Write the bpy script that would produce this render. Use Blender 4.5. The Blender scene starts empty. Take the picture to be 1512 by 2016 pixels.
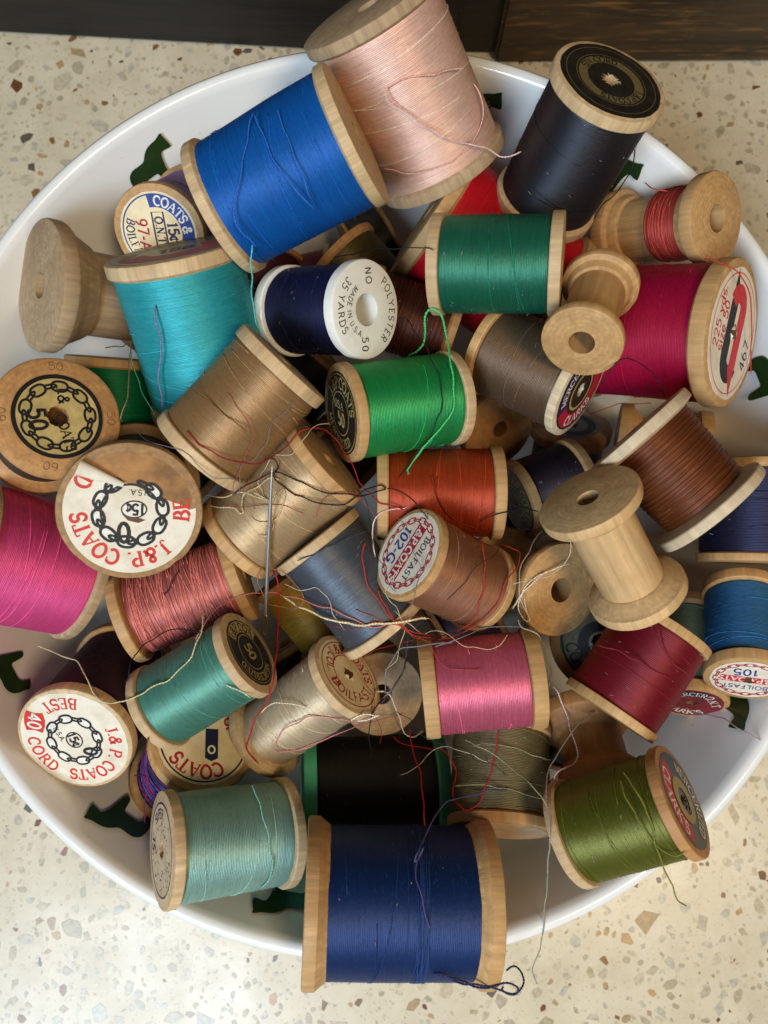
import bpy, bmesh, math, random
from mathutils import Vector, Matrix

# ------------------------------------------------------------------ camera, world, light, exposure
scene = bpy.context.scene
cam_data = bpy.data.cameras.new("camera")
cam = bpy.data.objects.new("camera", cam_data)
scene.collection.objects.link(cam)
cam.location = (0.0017, -0.0352, 0.2803)
cam.rotation_euler = (0.1182, 0.0, 0.0)
cam_data.sensor_fit = 'VERTICAL'
cam_data.sensor_height = 36.0
cam_data.lens = 36.0 * 1515.0 / 2016.0
cam_data.clip_start = 0.005
cam_data.clip_end = 50.0
cam_data.dof.use_dof = True
cam_data.dof.focus_distance = 0.196
cam_data.dof.aperture_fstop = 20.0
scene.camera = cam

world = bpy.data.worlds.new("World")
scene.world = world
world.use_nodes = True
bg = world.node_tree.nodes["Background"]
bg.inputs[0].default_value = (1.0, 0.90, 0.78, 1)
bg.inputs[1].default_value = 0.045

def area_light(name, loc, target, sx, sy, power, col):
    l = bpy.data.lights.new(name, 'AREA')
    l.shape = 'RECTANGLE'; l.size = sx; l.size_y = sy
    l.energy = power; l.color = col
    o = bpy.data.objects.new(name, l); scene.collection.objects.link(o)
    o.location = loc
    o.rotation_euler = (Vector(target) - Vector(loc)).to_track_quat('-Z', 'Y').to_euler()
    return o
# the cool window towards the lower left, and the warm room light overhead
area_light("window_light", (-0.42, -0.76, 1.04), (0, 0, 0.06), 0.46, 0.56, 19.0, (0.70, 0.85, 1.0))
area_light("room_lamp", (0.40, -0.36, 1.2), (0, 0, 0.06), 0.26, 0.26, 8.5, (1.0, 0.76, 0.47))

vs = scene.view_settings
vs.view_transform = 'Standard'
vs.look = 'None'
vs.exposure = -0.15
vs.gamma = 1.0
vs.use_curve_mapping = False
scene.cycles.max_bounces = 6
scene.cycles.use_denoising = True

COL = scene.collection
RNG = random.Random(7)

# ------------------------------------------------------------------ helpers
def lin(c):
    def f(v):
        v = v / 255.0
        return v / 12.92 if v <= 0.04045 else ((v + 0.055) / 1.055) ** 2.4
    return (f(c[0]), f(c[1]), f(c[2]), 1.0)

def mesh_obj(name, verts, faces, mat=None, parent=None, smooth=True):
    me = bpy.data.meshes.new(name)
    me.from_pydata(verts, [], faces)
    me.update()
    if smooth:
        me.polygons.foreach_set('use_smooth', [True] * len(me.polygons))
    o = bpy.data.objects.new(name, me)
    COL.objects.link(o)
    if mat: me.materials.append(mat)
    if parent: o.parent = parent
    return o

def lathe(profile, n=48, closed=False):
    """profile of (r, z) -> verts, faces round the Z axis"""
    V, Fc = [], []
    for r, z in profile:
        for k in range(n):
            a = 2 * math.pi * k / n
            V.append((r * math.cos(a), r * math.sin(a), z))
    m = len(profile)
    for i in range(m if closed else m - 1):
        j = (i + 1) % m
        for k in range(n):
            k2 = (k + 1) % n
            Fc.append((i * n + k, i * n + k2, j * n + k2, j * n + k))
    return V, Fc

def sharpen(o, ang=35):
    o.data.set_sharp_from_angle(angle=math.radians(ang))

def tube(pts, r, n=5, taper=0.0):
    pts = [Vector(p) for p in pts]
    V, Fc = [], []
    up = Vector((0.12, 0.31, 0.94)).normalized()
    prev = None
    for i, p in enumerate(pts):
        t = (pts[min(i + 1, len(pts) - 1)] - pts[max(i - 1, 0)])
        t = t.normalized() if t.length > 1e-9 else Vector((1, 0, 0))
        if prev is None:
            s = t.cross(up)
            if s.length < 1e-3: s = t.cross(Vector((1, 0, 0)))
        else:
            s = prev - t * prev.dot(t)
            if s.length < 1e-6: s = t.cross(up)
        s.normalize(); prev = s
        b = t.cross(s)
        rr = r * (1 - taper * i / max(1, len(pts) - 1))
        for k in range(n):
            a = 2 * math.pi * k / n
            V.append(tuple(p + s * (rr * math.cos(a)) + b * (rr * math.sin(a))))
    for i in range(len(pts) - 1):
        for k in range(n):
            k2 = (k + 1) % n
            Fc.append((i * n + k, i * n + k2, (i + 1) * n + k2, (i + 1) * n + k))
    Fc.append(tuple(range(n))[::-1]); Fc.append(tuple((len(pts) - 1) * n + k for k in range(n)))
    return V, Fc

def merge(parts):
    V, Fc = [], []
    for v, f in parts:
        o = len(V); V += v; Fc += [tuple(i + o for i in q) for q in f]
    return V, Fc

def catmull(P, m=6):
    P = [Vector(p) for p in P]; out = []
    for i in range(len(P) - 1):
        p0 = P[max(i - 1, 0)]; p1 = P[i]; p2 = P[i + 1]; p3 = P[min(i + 2, len(P) - 1)]
        for k in range(m):
            t = k / m
            out.append(0.5 * ((2 * p1) + (p2 - p0) * t + (2 * p0 - 5 * p1 + 4 * p2 - p3) * t * t + (3 * p1 - p0 - 3 * p2 + p3) * t ** 3))
    out.append(P[-1])
    return out

def tag(o, label=None, cat=None, group=None, kind=None):
    if label: o['label'] = label
    if cat: o['category'] = cat
    if group: o['group'] = group
    if kind: o['kind'] = kind
    return o

# ------------------------------------------------------------------ materials
class NT:
    def __init__(self, name):
        self.m = bpy.data.materials.new(name); self.m.use_nodes = True
        self.t = self.m.node_tree; self.b = self.t.nodes["Principled BSDF"]
    def n(self, typ, **kw):
        nd = self.t.nodes.new(typ)
        for k, v in kw.items(): setattr(nd, k, v)
        return nd
    def l(self, a, b): self.t.links.new(a, b)
    def coords(self, scale, per_object=True, src='Object'):
        tc = self.n('ShaderNodeTexCoord'); mp = self.n('ShaderNodeMapping')
        mp.inputs['Scale'].default_value = scale
        self.l(tc.outputs[src], mp.inputs['Vector'])
        if per_object:
            oi = self.n('ShaderNodeObjectInfo')
            ml = self.n('ShaderNodeMath', operation='MULTIPLY'); ml.inputs[1].default_value = 37.0
            self.l(oi.outputs['Random'], ml.inputs[0]); self.l(ml.outputs[0], mp.inputs['Location'])
        return mp.outputs[0]
    def noise(self, vec, scale=1.0, detail=4.0, rough=0.6):
        nd = self.n('ShaderNodeTexNoise'); nd.inputs['Scale'].default_value = scale
        nd.inputs['Detail'].default_value = detail; nd.inputs['Roughness'].default_value = rough
        self.l(vec, nd.inputs['Vector']); return nd.outputs['Fac']
    def ramp(self, fac, stops):
        nd = self.n('ShaderNodeValToRGB'); e = nd.color_ramp.elements
        e[0].position, e[0].color = stops[0][0], stops[0][1]
        e[1].position, e[1].color = stops[-1][0], stops[-1][1]
        for p, c in stops[1:-1]:
            x = e.new(p); x.color = c
        self.l(fac, nd.inputs[0]); return nd.outputs[0]
    def mix(self, fac, a, b, mode='MIX'):
        nd = self.n('ShaderNodeMix', data_type='RGBA', blend_type=mode)
        for s, v in ((0, fac), (6, a), (7, b)):
            if hasattr(v, 'default_value'): self.l(v, nd.inputs[s])
            else: nd.inputs[s].default_value = v
        return nd.outputs[2]
    def bump(self, h, strength, dist=0.0002, normal=None):
        nd = self.n('ShaderNodeBump'); nd.inputs['Strength'].default_value = strength
        nd.inputs['Distance'].default_value = dist
        self.l(h, nd.inputs['Height'])
        if normal: self.l(normal, nd.inputs['Normal'])
        return nd.outputs[0]
    def set(self, **kw):
        for k, v in kw.items():
            s = self.b.inputs[k.replace('_', ' ')]
            if hasattr(v, 'default_value'): self.l(v, s)
            else: s.default_value = v
        return self.m

def sc(c, k): return (min(1, c[0] * k), min(1, c[1] * k), min(1, c[2] * k), 1)

def thread_mat(name, rgb, gloss=0.5, coarse=False, fuzzy=0.5):
    c = sc(lin(rgb), 0.95 - 0.05 * gloss); N = NT("thread_" + name)
    z = 2600 if coarse else 5200
    streak = N.noise(N.coords((90, 90, z)), 1.0, 3, 0.65)
    cloth = N.noise(N.coords((700, 700, 1500)), 1.0, 3, 0.7)
    broad = N.noise(N.coords((60, 60, 220)), 1.0, 2, 0.5)
    c1 = N.mix(N.ramp(streak, [(0.30, (0, 0, 0, 1)), (0.70, (1, 1, 1, 1))]), sc(c, 0.6), sc(c, 1.15))
    c2 = N.mix(N.ramp(cloth, [(0.35, (0, 0, 0, 1)), (0.75, (0.5, 0.5, 0.5, 1))]), c1, sc(c, 1.3))
    c3 = N.mix(N.ramp(broad, [(0.35, (0.0, 0.0, 0.0, 1)), (0.7, (0.35, 0.35, 0.35, 1))]), c2, sc(c, 0.72))
    wv = N.n('ShaderNodeTexWave', wave_type='BANDS', bands_direction='Z')
    wv.inputs['Scale'].default_value = 1.0; wv.inputs['Distortion'].default_value = 1.5; wv.inputs['Detail'].default_value = 2.0
    N.l(N.coords((25, 25, 560 if coarse else 800)), wv.inputs['Vector'])
    b1 = N.bump(wv.outputs['Fac'], 0.38 if not coarse else 0.7, 0.00015)
    b2 = N.bump(streak, 0.45, 0.00015, b1)
    b3 = N.bump(cloth, 0.5, 0.00014, b2)
    mx = max(c[:3]) or 1
    tint = tuple(0.45 + 0.55 * v / mx for v in c[:3]) + (1,)
    tg = N.n('ShaderNodeTangent', direction_type='RADIAL', axis='Z')
    N.l(tg.outputs[0], N.b.inputs['Tangent'])
    return N.set(Base_Color=c3, Roughness=0.60 - 0.10 * gloss, Specular_IOR_Level=min(1.0, 0.35 + 0.7 * gloss), Normal=b3,
                 Anisotropic=0.6, Anisotropic_Rotation=0.25, IOR=1.5 + 0.3 * gloss, Metallic=0.12 + 0.38 * gloss, Specular_Tint=tint, Sheen_Weight=0.04 * fuzzy, Sheen_Roughness=0.4, Sheen_Tint=sc(c, 1.6))

def strand_mat(name, rgb):
    c = lin(rgb); N = NT("strand_" + name)
    tw = N.noise(N.coords((2500, 2500, 2500)), 1.0, 2, 0.5)
    col = N.mix(N.ramp(tw, [(0.35, (0, 0, 0, 1)), (0.65, (1, 1, 1, 1))]), sc(c, 0.7), sc(c, 1.2))
    return N.set(Base_Color=col, Roughness=0.6, Specular_IOR_Level=0.35, Normal=N.bump(tw, 0.6, 0.0001))

def wood_mat(name, rgb, dark=0.62, rough=0.55, grey=0.0):
    c = lin(rgb); N = NT("wood_" + name)
    side = N.noise(N.coords((620, 620, 45)), 1.0, 5, 0.65)
    blot = N.noise(N.coords((90, 90, 120)), 1.0, 4, 0.6)
    pore = N.noise(N.coords((1700, 1700, 260)), 1.0, 2, 0.6)
    rg = N.n('ShaderNodeTexWave', wave_type='RINGS', rings_direction='Z')
    rg.inputs['Scale'].default_value = 1.0; rg.inputs['Distortion'].default_value = 2.5; rg.inputs['Detail'].default_value = 3.0
    rg.inputs['Detail Scale'].default_value = 1.5
    N.l(N.coords((260, 260, 10), False), rg.inputs['Vector'])
    c1 = N.mix(N.ramp(side, [(0.3, (0, 0, 0, 1)), (0.68, (1, 1, 1, 1))]), sc(c, dark), sc(c, 1.12))
    c2 = N.mix(N.ramp(rg.outputs['Fac'], [(0.2, (0, 0, 0, 1)), (0.9, (0.32, 0.32, 0.32, 1))]), c1, sc(c, 0.62))
    c3 = N.mix(N.ramp(blot, [(0.35, (0, 0, 0, 1)), (0.75, (0.6, 0.6, 0.6, 1))]), c2,
               (c[0] * 0.62, c[1] * 0.52, c[2] * 0.42, 1))
    c4 = N.mix(N.ramp(pore, [(0.62, (0, 0, 0, 1)), (0.78, (0.45, 0.45, 0.45, 1))]), c3, sc(c, 0.45))
    b1 = N.bump(side, 0.35, 0.0003); b2 = N.bump(pore, 0.25, 0.0002, b1)
    return N.set(Base_Color=c4, Roughness=rough, Specular_IOR_Level=0.35, Normal=b2)

def plain_mat(name, rgb, rough=0.6, spec=0.4, mottle=0.12, scale=900, bump=0.15, coat=0.0, metal=0.0):
    c = lin(rgb); N = NT(name); stain = name.startswith('paper_')
    f = N.noise(N.coords((scale, scale, scale)), 1.0, 4, 0.6)
    col = N.mix(N.ramp(f, [(0.3, (0, 0, 0, 1)), (0.7, (1, 1, 1, 1))]), sc(c, 1 - mottle * 2), sc(c, 1 + mottle * 0.5))
    if stain:      # age spots and rubbed patches in the paper itself
        g = N.noise(N.coords((170, 170, 170)), 1.0, 4, 0.65)
        col = N.mix(N.ramp(g, [(0.45, (0, 0, 0, 1)), (0.72, (0.45, 0.45, 0.45, 1))]), col, (c[0] * .62, c[1] * .52, c[2] * .38, 1))
    return N.set(Base_Color=col, Roughness=rough, Specular_IOR_Level=spec, Normal=N.bump(f, bump, 0.00015), Coat_Weight=coat, Metallic=metal)

WOOD = {
    'light':  wood_mat('light', (216, 187, 144)),
    'pale':   wood_mat('pale', (222, 204, 172), dark=0.66),
    'tan':    wood_mat('tan', (204, 163, 110)),
    'orange': wood_mat('orange', (198, 148, 94)),
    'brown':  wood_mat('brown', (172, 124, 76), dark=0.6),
    'grey':   wood_mat('grey', (186, 160, 126), dark=0.6, rough=0.7),
    'cork':   wood_mat('cork', (178, 142, 100), dark=0.5, rough=0.75),
    'warm':   wood_mat('warm', (216, 180, 130), dark=0.66),
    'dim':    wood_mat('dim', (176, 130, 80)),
}
PLASTIC_W = plain_mat('white_plastic', (236, 234, 224), 0.45, 0.5, 0.04, 500, 0.1)
PLASTIC_G = plain_mat('green_plastic', (84, 192, 154), 0.4, 0.5, 0.08, 300, 0.08)
PAPER = {
    'white': plain_mat('paper_white', (228, 220, 202), 0.6, 0.3, 0.05, 350, 0.35),
    'cream': plain_mat('paper_cream', (232, 216, 176), 0.6, 0.3, 0.07, 300, 0.4),
    'gold':  plain_mat('paper_gold', (196, 172, 112), 0.35, 0.6, 0.14, 350, 0.6),
    'dark':  plain_mat('paper_dark', (36, 32, 28), 0.35, 0.5, 0.3, 400, 0.6),
    'olive': plain_mat('paper_olive', (92, 84, 52), 0.35, 0.5, 0.25, 400, 0.6),
    'plum':  plain_mat('paper_plum', (120, 40, 80), 0.5, 0.4, 0.3, 250, 0.6),
    'red':   plain_mat('paper_red', (128, 26, 34), 0.4, 0.5, 0.2, 350, 0.5),
    'glue':  plain_mat('glue_stain', (164, 116, 62), 0.6, 0.4, 0.3, 160, 0.6),
    'pink':  plain_mat('paper_pink', (176, 78, 110), 0.5, 0.4, 0.25, 250, 0.5),
    'wood':  plain_mat('paper_wood', (206, 180, 148), 0.6, 0.3, 0.1, 300, 0.3),
}
INK = {k: plain_mat('ink_' + k, v, 0.5, 0.3, 0.12, 700, 0.05) for k, v in {
    'black': (24, 22, 24), 'red': (206, 52, 40), 'crimson': (172, 30, 52), 'blue': (38, 60, 140), 'navy': (36, 40, 74),
    'gold': (176, 156, 96), 'dimgold': (104, 92, 58), 'white': (232, 228, 216), 'brown': (96, 62, 40), 'pinkred': (190, 60, 80), 'purple': (52, 40, 92),
    'rosso': (206, 40, 52)}.items()}
HOLE = plain_mat('torn_paper_dark', (58, 40, 26), 0.8, 0.2, 0.3, 900, 0.3)

# ------------------------------------------------------------------ stroke lettering
def arcp(cx, cy, rx, ry, a0, a1, n=12):
    return [(cx + rx * math.cos(math.radians(a0 + (a1 - a0) * i / n)), cy + ry * math.sin(math.radians(a0 + (a1 - a0) * i / n))) for i in range(n + 1)]
G = {
 'A': (.86, [('t', [(.04, 0), (.42, 1)]), ('T', [(.40, 1), (.80, 0)]), ('t', [(.17, .34), (.66, .34)]), ('s', [(-.06, 0), (.16, 0)]), ('s', [(.62, 0), (.94, 0)])]),
 'B': (.74, [('T', [(.16, 0), (.16, 1)]), ('t', [(.02, 1), (.40, 1)]), ('T', arcp(.38, .76, .22, .24, 90, -90)), ('t', [(.16, .52), (.40, .52)]), ('T', arcp(.40, .26, .27, .26, 90, -90)), ('t', [(.02, 0), (.40, 0)])]),
 'C': (.80, [('T', arcp(.44, .5, .38, .5, 48, 312, 20)), ('s', [(.72, .95), (.72, .64)])]),
 'D': (.84, [('T', [(.16, 0), (.16, 1)]), ('t', [(.02, 1), (.36, 1)]), ('T', arcp(.34, .5, .42, .5, 90, -90, 16)), ('t', [(.02, 0), (.36, 0)])]),
 'E': (.70, [('T', [(.16, 0), (.16, 1)]), ('t', [(.02, 1), (.62, 1)]), ('t', [(.16, .52), (.48, .52)]), ('t', [(.02, 0), (.64, 0)]), ('s', [(.62, 1), (.62, .78)]), ('s', [(.64, 0), (.64, .24)]), ('s', [(.48, .62), (.48, .42)])]),
 'F': (.66, [('T', [(.16, 0), (.16, 1)]), ('t', [(.02, 1), (.62, 1)]), ('t', [(.16, .5), (.48, .5)]), ('s', [(.02, 0), (.32, 0)]), ('s', [(.62, 1), (.62, .78)])]),
 'G': (.84, [('T', arcp(.44, .5, .38, .5, 48, 330, 20)), ('T', [(.74, .06), (.74, .42)]), ('t', [(.50, .42), (.84, .42)])]),
 'I': (.36, [('T', [(.18, 0), (.18, 1)]), ('s', [(.02, 0), (.34, 0)]), ('s', [(.02, 1), (.34, 1)])]),
 'J': (.52, [('T', [(.34, 1), (.34, .18)]), ('t', arcp(.18, .18, .16, .2, 0, -170, 8)), ('s', [(.18, 1), (.50, 1)])]),
 'K': (.80, [('T', [(.16, 0), (.16, 1)]), ('t', [(.18, .42), (.66, 1)]), ('T', [(.32, .58), (.72, 0)]), ('s', [(.02, 0), (.3, 0)]), ('s', [(.02, 1), (.3, 1)]), ('s', [(.56, 0), (.84, 0)]), ('s', [(.54, 1), (.80, 1)])]),
 'L': (.66, [('T', [(.16, 0), (.16, 1)]), ('t', [(.02, 0), (.60, 0)]), ('s', [(.60, 0), (.60, .26)]), ('s', [(.02, 1), (.32, 1)])]),
 'M': (1.0, [('t', [(.14, 0), (.14, 1)]), ('T', [(.14, 1), (.48, .1)]), ('t', [(.48, .1), (.82, 1)]), ('T', [(.82, 1), (.82, 0)]), ('s', [(.02, 0), (.26, 0)]), ('s', [(.70, 0), (.96, 0)])]),
 'N': (.86, [('t', [(.14, 0), (.14, 1)]), ('T', [(.14, 1), (.70, 0)]), ('t', [(.70, 0), (.70, 1)]), ('s', [(.02, 0), (.26, 0)]), ('s', [(.58, 1), (.84, 1)])]),
 'O': (.88, [('T', arcp(.44, .5, .37, .5, 0, 360, 28))]),
 'P': (.70, [('T', [(.16, 0), (.16, 1)]), ('t', [(.02, 1), (.40, 1)]), ('T', arcp(.38, .74, .26, .26, 90, -90)), ('t', [(.16, .48), (.40, .48)]), ('s', [(.02, 0), (.34, 0)])]),
 'R': (.78, [('T', [(.16, 0), (.16, 1)]), ('t', [(.02, 1), (.40, 1)]), ('T', arcp(.38, .75, .25, .25, 90, -90)), ('t', [(.16, .5), (.40, .5)]), ('T', [(.40, .5), (.70, 0)]), ('s', [(.02, 0), (.32, 0)]), ('s', [(.66, 0), (.82, 0)])]),
 'S': (.66, [('T', arcp(.33, .74, .25, .26, 30, 250, 12) + arcp(.33, .27, .27, .27, 80, -150, 12)), ('s', [(.58, .98), (.58, .74)]), ('s', [(.06, .02), (.06, .28)])]),
 'T': (.76, [('T', [(.38, 0), (.38, 1)]), ('t', [(.04, 1), (.72, 1)]), ('s', [(.04, 1), (.04, .76)]), ('s', [(.72, 1), (.72, .76)]), ('s', [(.22, 0), (.54, 0)])]),
 'U': (.82, [('T', [(.16, 1), (.16, .3)] + arcp(.42, .3, .26, .3, 180, 360, 10) + [(.68, 1)]), ('s', [(.02, 1), (.30, 1)]), ('s', [(.56, 1), (.80, 1)])]),
 'X': (.80, [('T', [(.08, 1), (.72, 0)]), ('t', [(.70, 1), (.10, 0)]), ('s', [(0, 1), (.24, 1)]), ('s', [(.56, 0), (.82, 0)])]),
 'Y': (.80, [('T', [(.06, 1), (.40, .48)]), ('t', [(.74, 1), (.40, .48)]), ('T', [(.40, .5), (.40, 0)]), ('s', [(.24, 0), (.56, 0)])]),
 'Z': (.72, [('t', [(.08, 1), (.64, 1)]), ('T', [(.62, 1), (.08, 0)]), ('t', [(.06, 0), (.66, 0)])]),
 '&': (.86, [('T', [(.80, .0), (.26, .70)] + arcp(.40, .80, .16, .18, 200, -30, 8) + [(.22, .46)] + arcp(.32, .26, .26, .26, 120, 330, 10) + [(.72, .48)])]),
 '.': (.26, [('T', [(.12, 0), (.12, .14)])]),
 "'": (.22, [('T', [(.10, 1), (.10, .76)])]),
 '-': (.44, [('T', [(.06, .42), (.38, .42)])]),
 ' ': (.34, []),
 '0': (.68, [('T', arcp(.33, .5, .25, .5, 0, 360, 24))]),
 '1': (.46, [('T', [(.06, .8), (.24, 1), (.24, 0)]), ('s', [(.08, 0), (.42, 0)])]),
 '2': (.66, [('T', arcp(.32, .72, .25, .28, 170, -20, 10) + [(.08, 0), (.60, 0)])]),
 '3': (.66, [('T', arcp(.30, .75, .24, .25, 150, -80, 10) + arcp(.30, .26, .27, .26, 80, -150, 10))]),
 '4': (.70, [('T', [(.48, 0), (.48, 1), (.06, .30), (.66, .30)])]),
 '5': (.66, [('T', [(.56, 1), (.14, 1), (.12, .56)] + arcp(.32, .32, .27, .32, 130, -150, 12))]),
 '6': (.68, [('T', arcp(.52, .5, .42, .52, 110, 200, 8) + arcp(.34, .30, .25, .30, 180, 540, 16))]),
 '7': (.64, [('T', [(.06, 1), (.58, 1), (.24, 0)])]),
 '9': (.68, [('T', arcp(.34, .70, .25, .30, 0, 360, 16) + [(.59, .7), (.44, .2), (.20, 0)])]),
 'c': (.50, [('T', arcp(.26, .36, .22, .30, 45, 315, 12)), ('t', [(.30, -.10), (.30, .84)])]),
 'y': (.56, [('T', [(.06, .66), (.28, .05)]), ('T', [(.50, .66), (.28, .05), (.14, -.30)])]),
 'd': (.62, [('T', arcp(.28, .32, .22, .32, 0, 360, 16)), ('T', [(.52, 0), (.52, 1)])]),
 's': (.50, [('T', arcp(.25, .49, .18, .17, 30, 250, 8) + arcp(.25, .17, .20, .17, 80, -150, 8))]),
 'i': (.26, [('T', [(.13, 0), (.13, .66)]), ('T', [(.13, .84), (.13, .98)])]),
 'z': (.50, [('T', [(.06, .64), (.44, .64), (.06, 0), (.46, 0)])]),
 'e': (.56, [('T', [(.06, .34), (.50, .34)] + arcp(.28, .33, .22, .33, 5, 315, 14))]),
}
class Print:
    """flat print on a label: ribbons and patches, gathered by ink"""
    def __init__(self): self.inks = {}; self.k = 0
    def _m(self, ink): return self.inks.setdefault(ink, ([], []))
    def _z(self):
        self.k += 1
        return 0.00003 + self.k * 1.2e-6
    def ribbon(self, ink, pts, w, closed=False):
        V, Fc = self._m(ink); z = self._z(); o = len(V); n = len(pts)
        for i, (x, y) in enumerate(pts):
            if closed: a = pts[(i - 1) % n]; b = pts[(i + 1) % n]
            else: a = pts[max(i - 1, 0)]; b = pts[min(i + 1, n - 1)]
            dx, dy = b[0] - a[0], b[1] - a[1]; d = math.hypot(dx, dy) or 1
            nx, ny = -dy / d * w / 2, dx / d * w / 2
            V.append((x + nx, y + ny, z)); V.append((x - nx, y - ny, z))
        for i in range(n if closed else n - 1):
            j = (i + 1) % n
            Fc.append((o + 2 * i, o + 2 * i + 1, o + 2 * j + 1, o + 2 * j))
    def poly(self, ink, pts):
        V, Fc = self._m(ink); z = self._z(); o = len(V)
        V += [(x, y, z) for x, y in pts]; Fc.append(tuple(range(o, o + len(pts))))
    def ring(self, ink, r, w, a0=0, a1=360):
        full = abs(a1 - a0) >= 359.9
        n = max(8, int(abs(a1 - a0) / 4))
        pts = [(r * math.cos(math.radians(a0 + (a1 - a0) * i / n)), r * math.sin(math.radians(a0 + (a1 - a0) * i / n))) for i in range(n if full else n + 1)]
        self.ribbon(ink, pts, w, full)
    def glyphs(self, ink, text, h, place, serif=True, bold=1.0, track=0.06, wide=1.0):
        wd = [(G[ch][0] * wide + track) * h for ch in text]; tot = sum(wd); x = -tot / 2
        wT, wt = ((.17, .085) if serif else (.125, .125))
        for ch, cw in zip(text, wd):
            for kind, pts in G[ch][1]:
                if kind == 's' and not serif: continue
                w = (wT if kind == 'T' else wt) * bold * h
                q = []
                for a, b in zip(pts[:-1], pts[1:]):      # keep long strokes bending with the arc
                    m = 3 if math.hypot(a[0] - b[0], a[1] - b[1]) > .3 else 1
                    q += [(a[0] + (b[0] - a[0]) * t / m, a[1] + (b[1] - a[1]) * t / m) for t in range(m)]
                q.append(pts[-1])
                self.ribbon(ink, [place(x + px * wide * h, py * h) for px, py in q], w)
            x += cw
    def text(self, ink, text, x, y, h, rot=0, **kw):
        c, s = math.cos(math.radians(rot)), math.sin(math.radians(rot))
        self.glyphs(ink, text, h, lambda u, v: (x + c * u - s * (v - h / 2), y + s * u + c * (v - h / 2)), **kw)
    def arc(self, ink, text, r, h, mid, inward=False, **kw):
        """r = mid-height radius; reads clockwise with tops outward, or counterclockwise with tops inward"""
        if not inward:
            f = lambda u, v: ((r + v - h / 2) * math.cos(math.radians(mid) - u / r), (r + v - h / 2) * math.sin(math.radians(mid) - u / r))
        else:
            f = lambda u, v: ((r - v + h / 2) * math.cos(math.radians(mid) + u / r), (r - v + h / 2) * math.sin(math.radians(mid) + u / r))
        self.glyphs(ink, text, h, f, **kw)
    def chain(self, ink, r, n, lw, lh, w, a0=0, a1=360, light=None):
        for i in range(n):
            a = math.radians(a0 + (a1 - a0) * (i + .5) / n)
            cx, cy = r * math.cos(a), r * math.sin(a); tx, ty = -math.sin(a), math.cos(a)
            if i % 2 == 0 or light is None or True:
                broad = 1.0 if i % 2 == 0 else 0.35
                pts = []
                for k in range(16):
                    t = 2 * math.pi * k / 16
                    e = abs(math.cos(t)) ** .75 * math.copysign(1, math.cos(t)) * lw / 2; f = math.sin(t) * lh / 2 * broad
                    pts.append((cx + tx * e + math.cos(a) * f, cy + ty * e + math.sin(a) * f))
                if light and i % 2 == 0:
                    self.poly(light, pts)
                self.ribbon(ink, pts, w * (1.0 if i % 2 == 0 else .9), True)
    def build(self, parent, z):
        out = []
        for ink, (V, Fc) in self.inks.items():
            o = mesh_obj('lettering', V, Fc, INK[ink], parent, smooth=False)
            o.location = (0, 0, z); out.append(o)
        return out

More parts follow.
